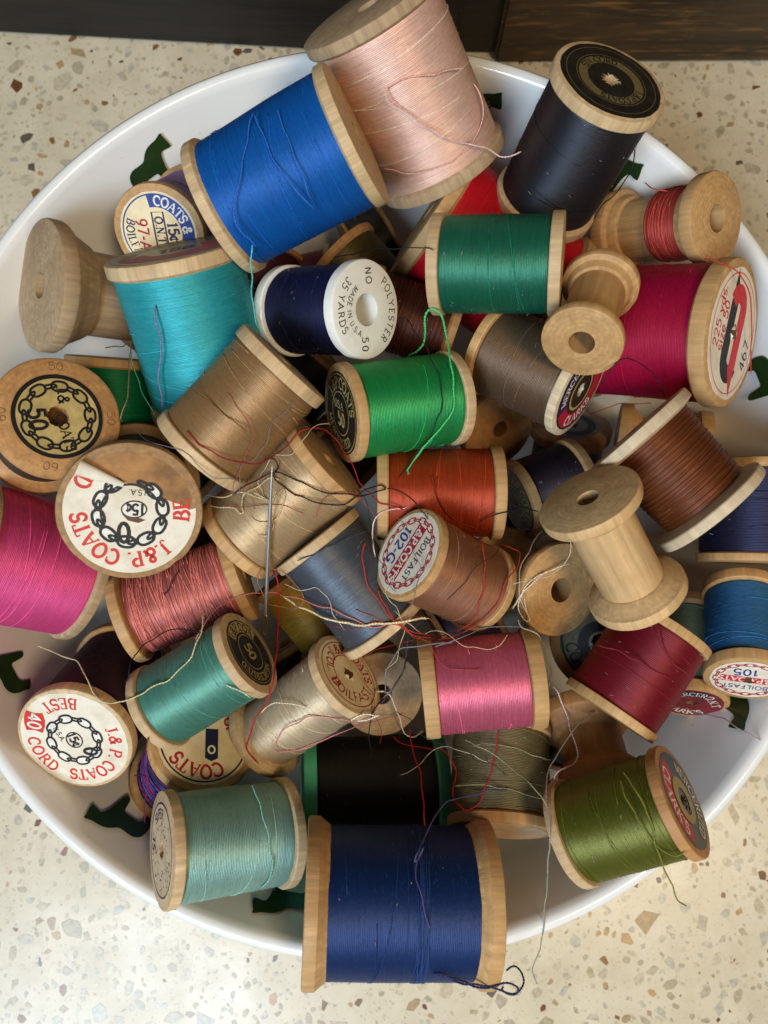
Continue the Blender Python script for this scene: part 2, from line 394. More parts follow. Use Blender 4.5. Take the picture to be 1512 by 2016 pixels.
# ------------------------------------------------------------------ the place: floor, furniture, bowl
GEO = {
    'peach': ((-0.00223, 0.10862, 0.1098), (0.01806, 0.08465, 0.07939), 0.03664, 0.04371),
    'blue': ((-0.00458, 0.07552, 0.10933), (-0.03905, 0.06266, 0.09766), 0.03379, 0.03860),
    'black_top': ((0.05529, 0.0874, 0.11197), (0.04584, 0.07479, 0.07752), 0.02877, 0.03788),
    'red': ((0.01438, 0.07721, 0.06876), (0.05152, 0.05456, 0.05639), 0.04275, 0.04522),
    'dkgreen': ((0.04626, 0.04876, 0.09714), (0.01473, 0.05185, 0.08979), 0.02532, 0.03252),
    'empty_redwrap': ((0.09014, 0.06627, 0.08666), (0.07097, 0.0746, 0.06159), 0.02400, 0.03264),
    'empty_pair': ((0.04811, 0.02556, 0.10552), (0.05714, 0.04608, 0.09234), 0.01933, 0.02600),
    'crimson': ((0.09185, 0.03385, 0.0883), (0.06121, 0.04417, 0.06218), 0.03805, 0.04157),
    'lavender': ((-0.05947, 0.06489, 0.08152), (-0.05566, 0.08514, 0.05736), 0.02541, 0.03176),
    'turq': ((-0.05149, 0.05379, 0.0944), (-0.04486, 0.01948, 0.07024), 0.03580, 0.04249),
    'empty_left': ((-0.09295, 0.05157, 0.07763), (-0.06509, 0.05556, 0.05188), 0.03602, 0.03814),
    'tan': ((-0.0221, 0.02278, 0.10001), (-0.04373, 0.00098, 0.0942), 0.02638, 0.03125),
    'polyester': ((-0.00262, 0.03768, 0.09521), (-0.02483, 0.04453, 0.07671), 0.02438, 0.02971),
    'dkbrown': ((0.02145, 0.04039, 0.0693), (-0.00347, 0.04858, 0.0713), 0.02307, 0.02631),
    'dkolive': ((-0.01218, 0.07256, 0.05242), (0.0047, 0.05474, 0.0498), 0.02603, 0.02469),
    'dkred': ((-0.01359, 0.07283, 0.02797), (-0.03618, 0.06891, 0.02514), 0.02781, 0.02309),
    'green': ((-0.00913, 0.01269, 0.08921), (0.02043, 0.01976, 0.0783), 0.02541, 0.03229),
    'taupe': ((0.05301, 0.02009, 0.08458), (0.03112, 0.03524, 0.0739), 0.02652, 0.02869),
    'browncoarse': ((0.06501, 0.00831, 0.08994), (0.08372, -0.01266, 0.09046), 0.03076, 0.02811),
    'empty_front': ((0.04874, -0.01098, 0.10419), (0.06499, -0.03321, 0.08818), 0.02440, 0.03185),
    'burgundy': ((0.05759, -0.06252, 0.08371), (0.07285, -0.04055, 0.08444), 0.02471, 0.02676),
    'tealblue': ((0.0956, -0.05475, 0.0779), (0.10216, -0.03126, 0.06368), 0.02164, 0.02823),
    'navyright': ((0.10276, -0.02427, 0.07155), (0.1038, 0.0025, 0.07256), 0.03098, 0.02681),
    'sage': ((0.08736, -0.06272, 0.06139), (0.09281, -0.03628, 0.04696), 0.01979, 0.03062),
    'brown102': ((0.00754, -0.02286, 0.09204), (0.02779, -0.03147, 0.07558), 0.02363, 0.02748),
    'empty_white': ((0.04933, -0.03169, 0.07251), (0.03662, -0.02468, 0.04646), 0.02593, 0.02982),
    'slate': ((-0.0165, -0.01794, 0.07824), (0.00251, -0.04178, 0.07356), 0.02609, 0.03085),
    'cream': ((-0.01245, 0.00161, 0.08476), (-0.03766, -0.01888, 0.07657), 0.02621, 0.03351),
    'salmon': ((-0.03712, -0.02711, 0.06667), (-0.06916, -0.03921, 0.06785), 0.02602, 0.03427),
    'cork': ((-0.05716, -0.01413, 0.10284), (-0.06598, -0.0017, 0.07014), 0.03279, 0.03607),
    'chain50': ((-0.07512, 0.00852, 0.10293), (-0.09028, 0.00783, 0.07827), 0.02896, 0.02896),
    'greenback': ((-0.07585, 0.03524, 0.06457), (-0.0781, 0.00926, 0.05629), 0.02791, 0.02736),
    'hotpink': ((-0.10581, -0.02069, 0.08464), (-0.08361, -0.02697, 0.06291), 0.03752, 0.03170),
    'plum': ((-0.0786, -0.0703, 0.07497), (-0.07519, -0.05381, 0.04396), 0.03099, 0.03530),
    'seagreen': ((-0.03183, -0.04732, 0.08512), (-0.05692, -0.06224, 0.07747), 0.02286, 0.03018),
    'beige': ((-0.00755, -0.05346, 0.07646), (-0.03206, -0.07223, 0.06128), 0.02379, 0.03441),
    'empty_tangle': ((0.00113, -0.0606, 0.05942), (-0.00354, -0.05613, 0.03172), 0.02371, 0.02845),
    'pink': ((0.01124, -0.05658, 0.08115), (0.04098, -0.05369, 0.08227), 0.02513, 0.02990),
    'khaki': ((0.03162, -0.09334, 0.07405), (0.03369, -0.06878, 0.06319), 0.02744, 0.02693),
    'blackgreen': ((-0.02178, -0.08948, 0.0527), (0.01834, -0.08934, 0.04727), 0.03407, 0.04048),
    'navy': ((-0.01695, -0.10454, 0.08967), (0.0268, -0.10612, 0.08597), 0.03706, 0.04394),
    'aqua': ((-0.05151, -0.09372, 0.08801), (-0.0233, -0.09376, 0.07256), 0.02697, 0.03216),
    'olive': ((0.0696, -0.07951, 0.09917), (0.04699, -0.09099, 0.0849), 0.02513, 0.02910),
    'coats': ((-0.04619, -0.07108, 0.06964), (-0.05891, -0.08734, 0.04579), 0.02868, 0.03155),
    'empty_brown': ((0.05892, -0.08457, 0.07331), (0.05715, -0.06522, 0.05927), 0.02834, 0.02396),
    'ordlabel': ((0.06376, -0.0467, 0.05825), (0.07986, -0.03836, 0.02924), 0.03110, 0.03421),
    'blacklabel': ((0.04137, -0.00434, 0.05028), (0.0616, 0.00398, 0.04696), 0.02451, 0.02212),
    'blackring': ((0.06276, 0.02279, 0.03474), (0.06225, 0.00665, 0.02059), 0.02614, 0.02147),
    'redorange': ((-0.00023, -0.00544, 0.074), (0.03324, -0.00539, 0.07369), 0.02558, 0.03347),
    'woodrings': ((0.03778, 0.01846, 0.04627), (0.02418, 0.03379, 0.02632), 0.02600, 0.02860),
    'empty_low': ((0.0761, 0.01919, 0.03947), (0.10266, 0.01468, 0.04518), 0.01864, 0.02754),
    'fill_a': ((-0.02212, 0.01954, 0.0379), (-0.00763, 0.00417, 0.0307), 0.02692, 0.02231),
    'fill_b': ((-0.01802, 0.04716, 0.03074), (-0.03214, 0.03302, 0.02499), 0.02720, 0.02079),
    'fill_c': ((-0.03089, -0.04875, 0.02502), (-0.01763, -0.0703, 0.02189), 0.02660, 0.02549),
    'fill_d': ((0.01905, -0.04529, 0.02945), (0.03527, -0.03554, 0.02923), 0.02700, 0.01893),
    'fill_e': ((0.04513, -0.01688, 0.02163), (0.06194, -0.00513, 0.02423), 0.02565, 0.02068),
    'fill_f': ((-0.07471, 0.0177, 0.03095), (-0.05987, 0.00394, 0.02108), 0.02681, 0.02251),
    'fill_g': ((-0.04049, 0.06054, 0.04972), (-0.03546, 0.07548, 0.05323), 0.02537, 0.01616),
    'fill_h': ((0.05495, -0.0678, 0.04028), (0.05154, -0.08287, 0.03997), 0.02322, 0.01545),
    'fill_i': ((-0.05165, -0.02904, 0.03138), (-0.05713, -0.01093, 0.03107), 0.02700, 0.01893),
    'fill_j': ((-0.00792, 0.08044, 0.03196), (0.0041, 0.08711, 0.03307), 0.02834, 0.01379),
    'gold': ((-0.02849, -0.02634, 0.04638), (-0.01327, -0.04636, 0.04107), 0.02310, 0.02570),
}
TH = {   # strands: colour, radius, spool it hangs from, label, points in mm
    'green_loop': ((70, 190, 110), 0.00030, 'green', '', [(8.31, 31.15, 79.48), (10.29, 31.37, 81.72), (11.94, 32.48, 84.07), (12.31, 33.72, 86.43), (12.36, 34.67, 88.76), (12.08, 36.37, 90.98), (12.41, 37.93, 92.27), (13.77, 39.02, 92.6), (15.68, 38.18, 92.41), (16.65, 36.73, 91.56), (17.17, 35.47, 89.93), (17.77, 33.15, 88.97), (18.19, 30.33, 89.89), (18.27, 27.44, 91.24), (18.5, 24.65, 92.01), (18.98, 22.37, 92.31), (19.18, 20.02, 92.26), (19.13, 18.35, 92.12), (19.31, 16.1, 91.85), (19.24, 13.54, 91.48), (18.2, 11.44, 90.97), (16.8, 9.73, 90.32), (15.81, 8.48, 89.76), (14.42, 7.01, 89.18), (12.79, 5.29, 88.18), (11.63, 4.29, 86.83), (10.7, 2.96, 85.89), (9.02, 0.85, 85.73), (7.74, -1.14, 85.59), (7.78, -1.42, 85.57)]),
    'dark_over_green': ((26, 26, 34), 0.00014, None, 'thin black thread trailing over the kelly green spool', [(7.04, 40.88, 81.97), (8.61, 38.58, 83.91), (9.41, 35.84, 85.8), (10.68, 33.18, 87.7), (12.18, 30.64, 89.61), (12.99, 28.23, 91.36), (13.57, 25.78, 92.48), (14.62, 23.34, 93.03), (15.52, 21.68, 93.38), (15.75, 19.63, 93.38), (16.01, 17.02, 93.1), (16.32, 14.61, 92.8), (15.87, 12.27, 92.4), (14.89, 10.62, 91.94), (14.2, 8.69, 91.33), (13.27, 6.61, 90.37), (11.74, 5.14, 88.97), (10.34, 3.42, 87.25), (9.21, 1.5, 86.15), (7.76, -0.67, 85.89), (6.35, -2.21, 85.79), (6.01, -2.62, 85.75)]),
    'dark_bridge': ((22, 20, 22), 0.00014, None, 'fine dark thread stretched behind the navy plastic spool', [(-11.51, 56.18, 85.15), (-8.44, 55.73, 87.31), (-6.37, 54.92, 89.43), (-4.73, 54.43, 91.59), (-2.42, 53.92, 93.75), (0.26, 53.52, 95.91), (1.9, 52.45, 98.0), (4.19, 51.29, 100.05), (7.53, 50.84, 101.75), (10.48, 50.45, 102.47), (12.58, 50.33, 102.59), (13.21, 50.08, 102.57)]),
    'cyan_tail': ((90, 190, 190), 0.00024, 'turq', '', [(-29.77, 49.98, 105.03), (-29.93, 48.48, 104.69), (-30.36, 46.49, 103.49), (-30.47, 44.88, 101.4), (-30.65, 44.04, 99.11), (-31.26, 42.96, 96.77), (-31.62, 41.91, 94.43), (-31.59, 40.56, 92.05), (-31.67, 39.44, 89.8), (-31.73, 38.35, 88.18), (-31.32, 36.41, 87.47)]),
    'purple_tail': ((124, 120, 168), 0.00026, None, 'short lavender thread end lying down the turquoise spool', [(-53.29, 35.95, 102.36), (-53.51, 33.89, 102.02), (-53.33, 31.91, 101.19), (-52.96, 30.48, 99.92), (-52.83, 29.09, 98.76), (-53.0, 26.85, 97.58), (-53.41, 24.92, 96.14), (-54.2, 23.26, 94.42), (-54.98, 21.12, 92.51), (-55.11, 19.19, 90.5), (-55.08, 17.23, 88.41), (-55.52, 15.81, 86.63), (-55.57, 15.23, 85.87)]),
    'cyan_left': ((110, 205, 205), 0.00016, 'turq', '', [(-68.26, 34.87, 74.57), (-67.85, 32.93, 75.24), (-67.49, 30.16, 75.11), (-66.44, 27.33, 74.77), (-65.46, 25.08, 74.91), (-64.49, 22.43, 76.14), (-62.93, 20.03, 77.97), (-61.07, 17.44, 79.32), (-59.78, 15.36, 79.63), (-59.54, 14.72, 79.6)]),
    'tan_left': ((150, 130, 90), 0.00016, None, 'thin tan thread hanging left of the turquoise spool', [(-75.45, 35.13, 73.94), (-72.16, 34.8, 76.12), (-69.16, 34.05, 78.25), (-66.75, 34.7, 80.54), (-65.52, 32.41, 82.48), (-65.12, 29.34, 84.33), (-64.63, 26.52, 86.21), (-63.86, 23.86, 88.11), (-63.19, 21.34, 90.03), (-62.57, 18.56, 91.92), (-61.97, 15.71, 93.76), (-61.94, 13.63, 95.23), (-62.51, 11.61, 95.66), (-62.97, 9.78, 95.51)]),
    'red_over_tan': ((150, 28, 36), 0.00020, None, 'dark red thread looping from the tan spool to the rust spool', [(-43.48, 3.9, 107.61), (-41.91, 2.38, 107.43), (-40.76, 0.94, 107.26), (-39.34, 0.19, 107.14), (-37.74, -0.52, 106.93), (-36.18, -1.63, 106.51), (-34.56, -2.2, 105.89), (-32.95, -2.55, 105.02), (-31.53, -2.58, 103.98), (-30.11, -2.69, 102.79), (-27.85, -2.5, 101.36), (-25.96, -1.02, 99.64), (-24.61, 0.41, 97.65), (-23.19, 1.87, 95.88), (-21.59, 3.65, 95.09), (-20.31, 5.2, 95.1), (-18.81, 6.7, 95.19), (-16.82, 7.48, 94.62), (-14.91, 8.01, 92.99), (-13.21, 8.12, 90.83), (-11.65, 7.25, 88.66), (-9.98, 5.69, 87.38), (-8.92, 3.68, 87.55), (-7.95, 2.01, 87.93), (-6.54, 0.27, 87.82), (-5.44, -2.33, 87.32), (-4.76, -4.28, 86.17), (-3.47, -5.8, 85.44), (-1.82, -7.41, 86.03), (-0.63, -8.77, 86.37), (0.71, -9.95, 86.28), (2.79, -10.31, 86.21), (4.97, -10.84, 85.91), (6.65, -11.38, 84.98)]),
    'brown_tangle': ((44, 26, 26), 0.00022, None, 'dark brown thread looping across the cream spool in the middle', [(-35.0, -9.21, 95.47), (-33.2, -7.62, 95.63), (-31.37, -6.43, 95.36), (-29.45, -5.38, 94.41), (-27.6, -4.19, 94.12), (-25.95, -3.61, 94.78), (-23.87, -3.52, 95.32), (-21.52, -4.52, 95.4), (-19.62, -5.46, 95.35), (-17.94, -6.07, 95.29), (-15.67, -7.29, 95.12), (-13.45, -8.16, 94.84), (-11.47, -8.6, 94.37), (-9.25, -8.61, 93.98), (-6.77, -8.62, 93.52), (-4.5, -8.96, 92.29), (-2.44, -8.29, 90.51), (0.05, -7.2, 88.61), (2.07, -6.37, 87.38), (1.1, -5.46, 87.31), (-0.96, -5.98, 88.17), (-2.93, -6.93, 89.43), (-4.7, -8.17, 89.85), (-6.61, -9.78, 89.91), (-8.1, -10.76, 90.66), (-9.97, -11.07, 91.79), (-12.29, -11.03, 92.74), (-14.25, -10.84, 93.48), (-16.12, -10.32, 93.97), (-18.25, -9.35, 94.26), (-19.94, -8.94, 94.36), (-21.37, -8.0, 94.48), (-22.99, -6.69, 94.63), (-24.76, -5.33, 94.71), (-25.19, -3.64, 94.61), (-24.22, -2.24, 94.5), (-24.97, -0.27, 95.0), (-26.6, -0.14, 95.3), (-27.38, -0.57, 95.28)]),
    'brown_tail': ((70, 34, 30), 0.00018, None, 'thin brown thread running over the left end of the rust spool', [(2.54, -6.35, 86.97), (4.17, -6.49, 87.24), (5.84, -7.21, 88.38), (7.88, -8.77, 90.24), (9.41, -10.46, 92.21), (10.28, -12.15, 93.66), (11.51, -13.45, 94.07), (12.17, -14.35, 94.0)]),
    'cream_a': ((196, 178, 140), 0.00020, None, 'frayed cream thread end at the foot of the cream spool', [(-42.96, -8.14, 89.2), (-40.49, -8.91, 91.32), (-37.79, -9.38, 93.28), (-35.85, -9.08, 94.42), (-34.11, -8.32, 94.71), (-31.76, -8.57, 94.52), (-29.74, -9.3, 93.84), (-28.29, -9.64, 93.37), (-27.13, -10.05, 93.26)]),
    'cream_b': ((196, 178, 140), 0.00022, None, 'cream thread end curling up to the needle tip', [(-42.16, -10.83, 88.96), (-39.5, -11.46, 90.11), (-36.97, -11.55, 91.01), (-35.22, -11.84, 91.55), (-33.93, -13.1, 91.57), (-33.06, -12.74, 91.63), (-33.45, -11.03, 91.81), (-32.97, -8.71, 92.19), (-31.39, -7.64, 92.68), (-29.29, -6.75, 93.27), (-27.43, -5.37, 93.99), (-25.89, -4.61, 94.44), (-24.01, -5.17, 94.43)]),
    'cream_c': ((206, 190, 150), 0.00014, None, 'fine cream thread ring hanging on the needle', [(-30.44, -8.03, 93.41), (-28.22, -9.24, 93.6), (-26.28, -10.19, 93.8), (-24.62, -9.07, 94.11), (-22.89, -7.49, 94.32), (-22.41, -9.0, 94.14), (-23.19, -11.61, 93.75), (-24.0, -13.38, 93.25), (-24.81, -14.66, 92.64), (-26.65, -15.4, 92.13), (-28.99, -15.31, 91.87), (-30.51, -14.64, 91.83), (-30.83, -14.14, 91.87)]),
    'cream_d': ((206, 190, 150), 0.00014, None, 'fine pale thread wound down along the needle shaft', [(-24.59, -7.69, 94.01), (-25.28, -9.88, 93.73), (-26.1, -11.93, 93.37), (-26.4, -13.88, 92.89), (-25.46, -15.66, 92.31), (-25.77, -17.12, 91.68), (-27.55, -18.79, 90.92), (-28.94, -18.33, 90.45)]),
    'white_long': ((226, 206, 160), 0.00034, None, 'thick ivory thread lying across the slate spool', [(-24.99, -33.44, 74.23), (-22.45, -34.92, 76.27), (-20.58, -36.13, 78.33), (-18.5, -36.62, 80.34), (-16.09, -37.63, 82.15), (-13.72, -38.79, 83.72), (-11.43, -39.36, 84.88), (-9.19, -39.83, 85.56), (-7.2, -40.06, 86.03), (-5.3, -40.56, 86.33), (-3.02, -40.65, 86.46), (-0.55, -40.17, 86.7), (1.72, -40.2, 86.93), (4.1, -40.02, 87.02), (6.71, -39.7, 87.01), (9.12, -39.24, 86.63), (11.1, -38.86, 85.42), (12.23, -38.97, 84.53)]),
    'pink_long': ((206, 120, 110), 0.00016, None, 'long thin pinkish thread crossing over the salmon and slate spools', [(-44.8, -43.96, 88.04), (-43.84, -42.25, 88.04), (-43.03, -40.54, 87.13), (-42.36, -38.63, 85.34), (-41.53, -37.14, 83.31), (-40.17, -35.72, 81.27), (-39.07, -35.09, 79.4), (-37.68, -34.04, 78.52), (-35.41, -33.03, 78.46), (-33.32, -32.68, 78.41), (-31.97, -32.47, 77.73), (-30.41, -32.54, 76.02), (-28.3, -32.27, 74.55), (-26.42, -32.5, 74.96), (-24.65, -33.3, 76.81), (-22.26, -33.53, 78.99), (-19.85, -33.98, 81.14), (-18.02, -34.64, 83.09), (-16.15, -35.45, 84.51), (-13.7, -36.21, 85.28), (-11.78, -36.31, 85.76), (-10.12, -37.17, 86.02), (-8.18, -38.21, 86.17), (-6.12, -38.95, 86.25), (-4.52, -39.77, 86.25), (-2.87, -40.49, 86.22), (-0.8, -41.16, 86.16), (1.3, -40.83, 86.2), (2.58, -40.26, 86.27)]),
    'loop_dark': ((150, 110, 70), 0.00012, None, 'fine tan thread loop between the salmon and slate spools', [(-29.52, -26.39, 84.39), (-30.28, -28.11, 84.11), (-30.49, -29.98, 83.28), (-29.81, -31.95, 81.45), (-29.29, -33.91, 79.07), (-28.51, -35.45, 76.74), (-26.44, -35.88, 75.38), (-24.09, -36.31, 76.1), (-22.11, -36.66, 78.08), (-20.05, -35.95, 80.1), (-18.89, -34.06, 81.4), (-19.65, -32.0, 82.39), (-21.28, -30.04, 83.63), (-22.67, -28.46, 84.29), (-24.47, -27.0, 84.51), (-26.35, -26.62, 84.55)]),
    'red_long': ((176, 24, 34), 0.00024, None, 'bright red thread hanging beside the needle down to the off white spool', [(-26.68, -26.11, 80.18), (-26.35, -28.09, 79.75), (-26.0, -30.04, 78.4), (-26.05, -32.98, 76.05), (-26.39, -34.86, 73.94), (-26.38, -36.71, 73.48), (-26.14, -39.38, 74.82), (-26.06, -42.21, 76.68), (-25.89, -44.75, 78.59), (-25.54, -46.48, 80.6), (-25.6, -48.52, 82.58), (-25.69, -51.25, 84.46), (-25.5, -52.68, 86.31), (-25.59, -54.24, 87.23), (-26.36, -57.11, 87.09), (-27.07, -59.08, 86.66), (-28.36, -61.18, 85.3), (-30.11, -63.17, 83.05), (-31.45, -65.46, 80.56), (-32.32, -67.82, 78.07), (-33.38, -70.18, 75.66), (-34.15, -72.6, 73.88), (-33.21, -74.54, 73.19), (-31.71, -76.17, 72.97)]),
    'red_arc': ((172, 52, 40), 0.00018, None, 'red thread looping under the 102-G spool', [(-3.0, -20.02, 87.17), (-3.67, -22.25, 87.54), (-3.82, -23.97, 87.89), (-3.31, -26.44, 87.92), (-2.91, -28.82, 87.74), (-2.36, -30.92, 87.5), (-1.01, -32.71, 87.27), (0.75, -35.11, 87.0), (2.09, -37.47, 86.9), (3.4, -38.82, 86.89), (5.09, -40.15, 86.74), (6.8, -41.63, 86.48), (8.46, -42.81, 85.77), (10.55, -43.55, 84.77), (12.77, -43.74, 84.38), (14.86, -44.2, 84.28), (17.28, -44.07, 84.16), (19.93, -43.13, 83.95), (22.01, -42.33, 83.71), (23.55, -41.39, 84.33), (25.08, -40.45, 85.56), (26.94, -38.71, 86.43), (28.47, -36.86, 86.82), (29.84, -35.37, 87.01), (30.87, -33.17, 87.27), (31.63, -30.88, 87.49), (32.53, -29.17, 87.42), (34.0, -27.58, 86.85), (35.36, -26.13, 85.73), (36.23, -23.92, 84.29), (36.58, -22.05, 82.41), (35.23, -21.05, 80.31), (33.45, -20.06, 78.22), (32.33, -19.41, 76.08)]),
    'red_arc2': ((172, 52, 40), 0.00016, None, 'second thin red thread looping across the light brown 102-G spool', [(0.22, -31.86, 86.9), (0.89, -34.01, 86.67), (2.14, -35.83, 86.68), (3.04, -37.61, 86.82), (4.33, -39.43, 86.7), (6.5, -41.09, 86.48), (9.0, -42.34, 85.89), (11.19, -42.74, 84.4), (13.62, -43.36, 82.26), (16.69, -43.38, 80.76), (19.1, -42.72, 81.32), (20.54, -41.94, 83.37), (22.13, -40.87, 85.69), (23.6, -39.83, 87.8), (24.26, -37.85, 89.32), (24.82, -35.42, 90.22), (25.66, -33.63, 90.79), (26.12, -31.92, 91.15), (26.13, -29.8, 91.42), (26.23, -27.83, 91.64), (26.46, -25.66, 91.76), (26.29, -23.78, 91.5), (26.02, -21.49, 90.92), (26.18, -20.0, 89.94)]),
    'pale_face': ((222, 196, 190), 0.00018, None, 'pale pink thread curling past the 102-G label', [(-0.52, -23.37, 84.44), (-1.01, -20.91, 84.61), (-1.23, -18.32, 84.28), (-1.23, -16.63, 84.03), (-0.85, -14.35, 84.76), (0.53, -12.52, 85.27), (2.5, -11.66, 85.4), (4.51, -11.24, 85.37), (6.78, -11.11, 85.08), (7.18, -10.81, 84.92)]),
    'rust_tail': ((120, 40, 14), 0.00018, 'redorange', '', [(13.74, -2.76, 86.48), (14.48, -5.2, 86.2), (14.99, -7.4, 85.93), (15.62, -9.12, 85.71), (16.99, -11.18, 85.33), (18.55, -12.88, 84.74), (20.12, -14.04, 83.88), (22.28, -14.94, 82.88), (24.74, -15.61, 81.95), (26.34, -16.65, 80.96)]),
    'black_bridge': ((24, 20, 22), 0.00015, None, 'thin black thread bridging from the rust spool to the black spool', [(26.3, -14.39, 82.93), (27.83, -13.6, 84.09), (29.48, -12.93, 84.69), (31.59, -12.27, 84.83), (33.61, -11.86, 84.84), (35.2, -11.11, 84.37), (37.35, -10.36, 82.8), (40.22, -10.84, 80.57), (42.18, -11.03, 78.34)]),
    'white_fray': ((228, 214, 186), 0.00024, 'empty_white', '', [(51.22, -24.66, 75.46), (49.02, -25.22, 76.39), (46.1, -26.44, 77.04), (43.8, -27.31, 77.63), (42.22, -28.55, 78.11), (40.49, -30.05, 78.23), (38.43, -31.88, 78.05), (37.12, -33.56, 77.83), (36.32, -35.03, 77.44), (35.77, -35.98, 77.13)]),
    'white_fray2': ((228, 214, 186), 0.00020, 'empty_white', '', [(43.13, -27.43, 77.97), (41.54, -28.39, 78.35), (39.52, -29.9, 78.31), (38.32, -31.43, 78.13), (37.56, -33.35, 77.88), (36.88, -35.34, 77.45), (37.17, -37.27, 76.68), (38.81, -39.63, 75.98), (39.97, -39.58, 76.24), (39.1, -37.39, 76.92), (38.59, -35.18, 77.35), (38.54, -33.53, 77.58)]),
    'white_fray3': ((206, 190, 160), 0.00016, 'empty_white', '', [(45.62, -15.08, 67.92), (43.73, -16.91, 69.91), (42.01, -19.0, 71.88), (40.9, -21.07, 73.85), (39.53, -22.73, 75.84), (38.01, -24.75, 77.4), (37.25, -26.81, 78.0), (37.2, -29.38, 77.91), (37.12, -31.9, 77.64), (37.29, -33.74, 77.41), (38.26, -36.04, 77.1), (39.25, -38.08, 76.81)]),
    'grey_right': ((168, 160, 140), 0.00018, None, 'grey thread winding down from the bare spool past the rose pink spool', [(35.08, -39.1, 86.45), (35.74, -41.08, 87.92), (37.81, -41.87, 88.78), (39.58, -42.83, 88.83), (40.45, -44.42, 88.45), (41.04, -44.88, 87.28), (41.44, -44.63, 85.3), (42.64, -46.53, 82.86), (43.7, -49.2, 80.33), (44.87, -51.52, 77.84), (45.56, -53.73, 75.36), (45.41, -55.94, 72.88), (45.64, -56.71, 71.68)]),
    'pink_white': ((226, 196, 196), 0.00022, None, 'pinkish white thread trailing down over the shadowed honey spool', [(46.81, -57.21, 70.01), (47.85, -58.44, 71.3), (48.61, -60.76, 71.51), (49.58, -63.09, 71.34), (50.35, -65.22, 71.75), (50.32, -67.2, 73.23), (50.34, -68.65, 75.24), (50.78, -70.67, 77.21), (50.81, -72.24, 79.04), (50.64, -73.61, 80.12), (49.42, -75.11, 81.02), (47.1, -75.66, 82.78), (44.89, -76.19, 84.35), (43.61, -77.52, 84.76), (43.71, -78.43, 84.69)]),
    'greygreen_long': ((150, 146, 130), 0.00020, None, 'long grey thread hanging down between the olive spool and navy spool to the floor', [(57.21, -63.5, 72.12), (54.46, -65.01, 74.06), (52.55, -65.64, 76.18), (50.41, -67.13, 78.22), (47.96, -69.35, 80.17), (45.84, -71.38, 82.15), (44.04, -73.24, 84.14), (42.33, -74.66, 86.19), (41.17, -76.22, 88.22), (40.5, -77.72, 90.22), (39.98, -79.14, 92.08), (39.66, -81.03, 93.56), (39.65, -82.6, 94.61), (39.73, -84.22, 95.36), (39.77, -86.06, 95.65), (39.88, -88.44, 95.46), (39.87, -91.35, 94.91), (39.84, -93.32, 93.57), (40.13, -95.63, 91.28), (40.55, -99.02, 88.67), (40.83, -101.63, 86.14), (41.38, -100.92, 84.01), (41.84, -103.7, 81.47), (42.15, -107.19, 78.9), (42.03, -109.92, 77.1), (41.87, -112.29, 76.58), (41.93, -114.72, 76.36), (41.67, -116.94, 76.1), (41.25, -119.23, 75.6), (41.22, -121.71, 74.16), (41.12, -124.02, 71.85), (40.63, -127.11, 69.28), (40.43, -130.24, 66.69), (41.3, -132.99, 64.15), (42.46, -135.86, 61.59)]),
    'khaki_strand': ((150, 142, 108), 0.00016, 'khaki', '', [(22.56, -70.21, 75.75), (24.04, -70.66, 77.25), (25.29, -71.31, 78.75), (27.27, -71.84, 79.94), (29.61, -73.12, 80.73), (31.32, -74.27, 81.52), (32.82, -75.43, 82.89), (34.5, -76.76, 84.82), (35.8, -77.3, 86.97), (36.39, -77.81, 89.12), (37.71, -79.24, 90.97), (39.04, -80.72, 91.9), (40.02, -82.58, 91.88)]),
    'khaki_strand2': ((140, 134, 100), 0.00014, 'khaki', '', [(24.75, -71.61, 77.2), (26.74, -70.78, 78.05), (28.41, -70.72, 78.64), (30.58, -70.87, 78.87), (33.26, -71.35, 78.85), (35.29, -71.7, 78.81), (37.14, -72.44, 78.72), (39.44, -73.59, 78.49), (41.57, -74.12, 78.03), (43.32, -74.92, 76.97), (44.01, -75.09, 76.27)]),
    'khaki_strand3': ((140, 134, 100), 0.00014, 'khaki', '', [(19.76, -81.04, 78.99), (21.69, -80.54, 80.34), (23.71, -80.15, 81.55), (26.48, -79.95, 82.35), (28.15, -80.15, 82.79), (29.92, -80.67, 82.94), (32.35, -80.75, 82.98), (34.71, -81.39, 82.91), (36.63, -82.21, 82.78), (38.9, -82.86, 82.55), (40.76, -83.27, 82.16)]),
    'blue_slub': ((74, 70, 110), 0.00018, None, 'dim blue thread running from the khaki spool over the big navy spool', [(32.22, -81.08, 83.03), (29.95, -81.17, 83.01), (27.64, -81.14, 82.92), (25.49, -82.04, 82.5), (23.27, -82.65, 82.25), (21.24, -82.72, 83.19), (19.12, -82.72, 85.19), (16.98, -82.72, 87.4), (15.21, -83.83, 89.48), (13.97, -84.77, 91.59), (12.76, -85.9, 93.66), (11.58, -87.58, 95.56), (10.62, -88.91, 97.36), (9.84, -90.04, 98.79), (8.87, -91.7, 99.21), (8.69, -92.93, 99.14), (9.8, -91.63, 99.22), (10.62, -89.76, 99.51), (9.65, -91.04, 100.29), (8.99, -92.44, 101.38), (8.69, -94.02, 102.25), (8.74, -95.34, 103.05), (9.29, -96.65, 103.77), (9.96, -98.54, 104.24), (10.28, -100.52, 104.48), (10.7, -102.4, 104.48), (11.44, -104.43, 104.29), (11.56, -105.03, 104.23)]),
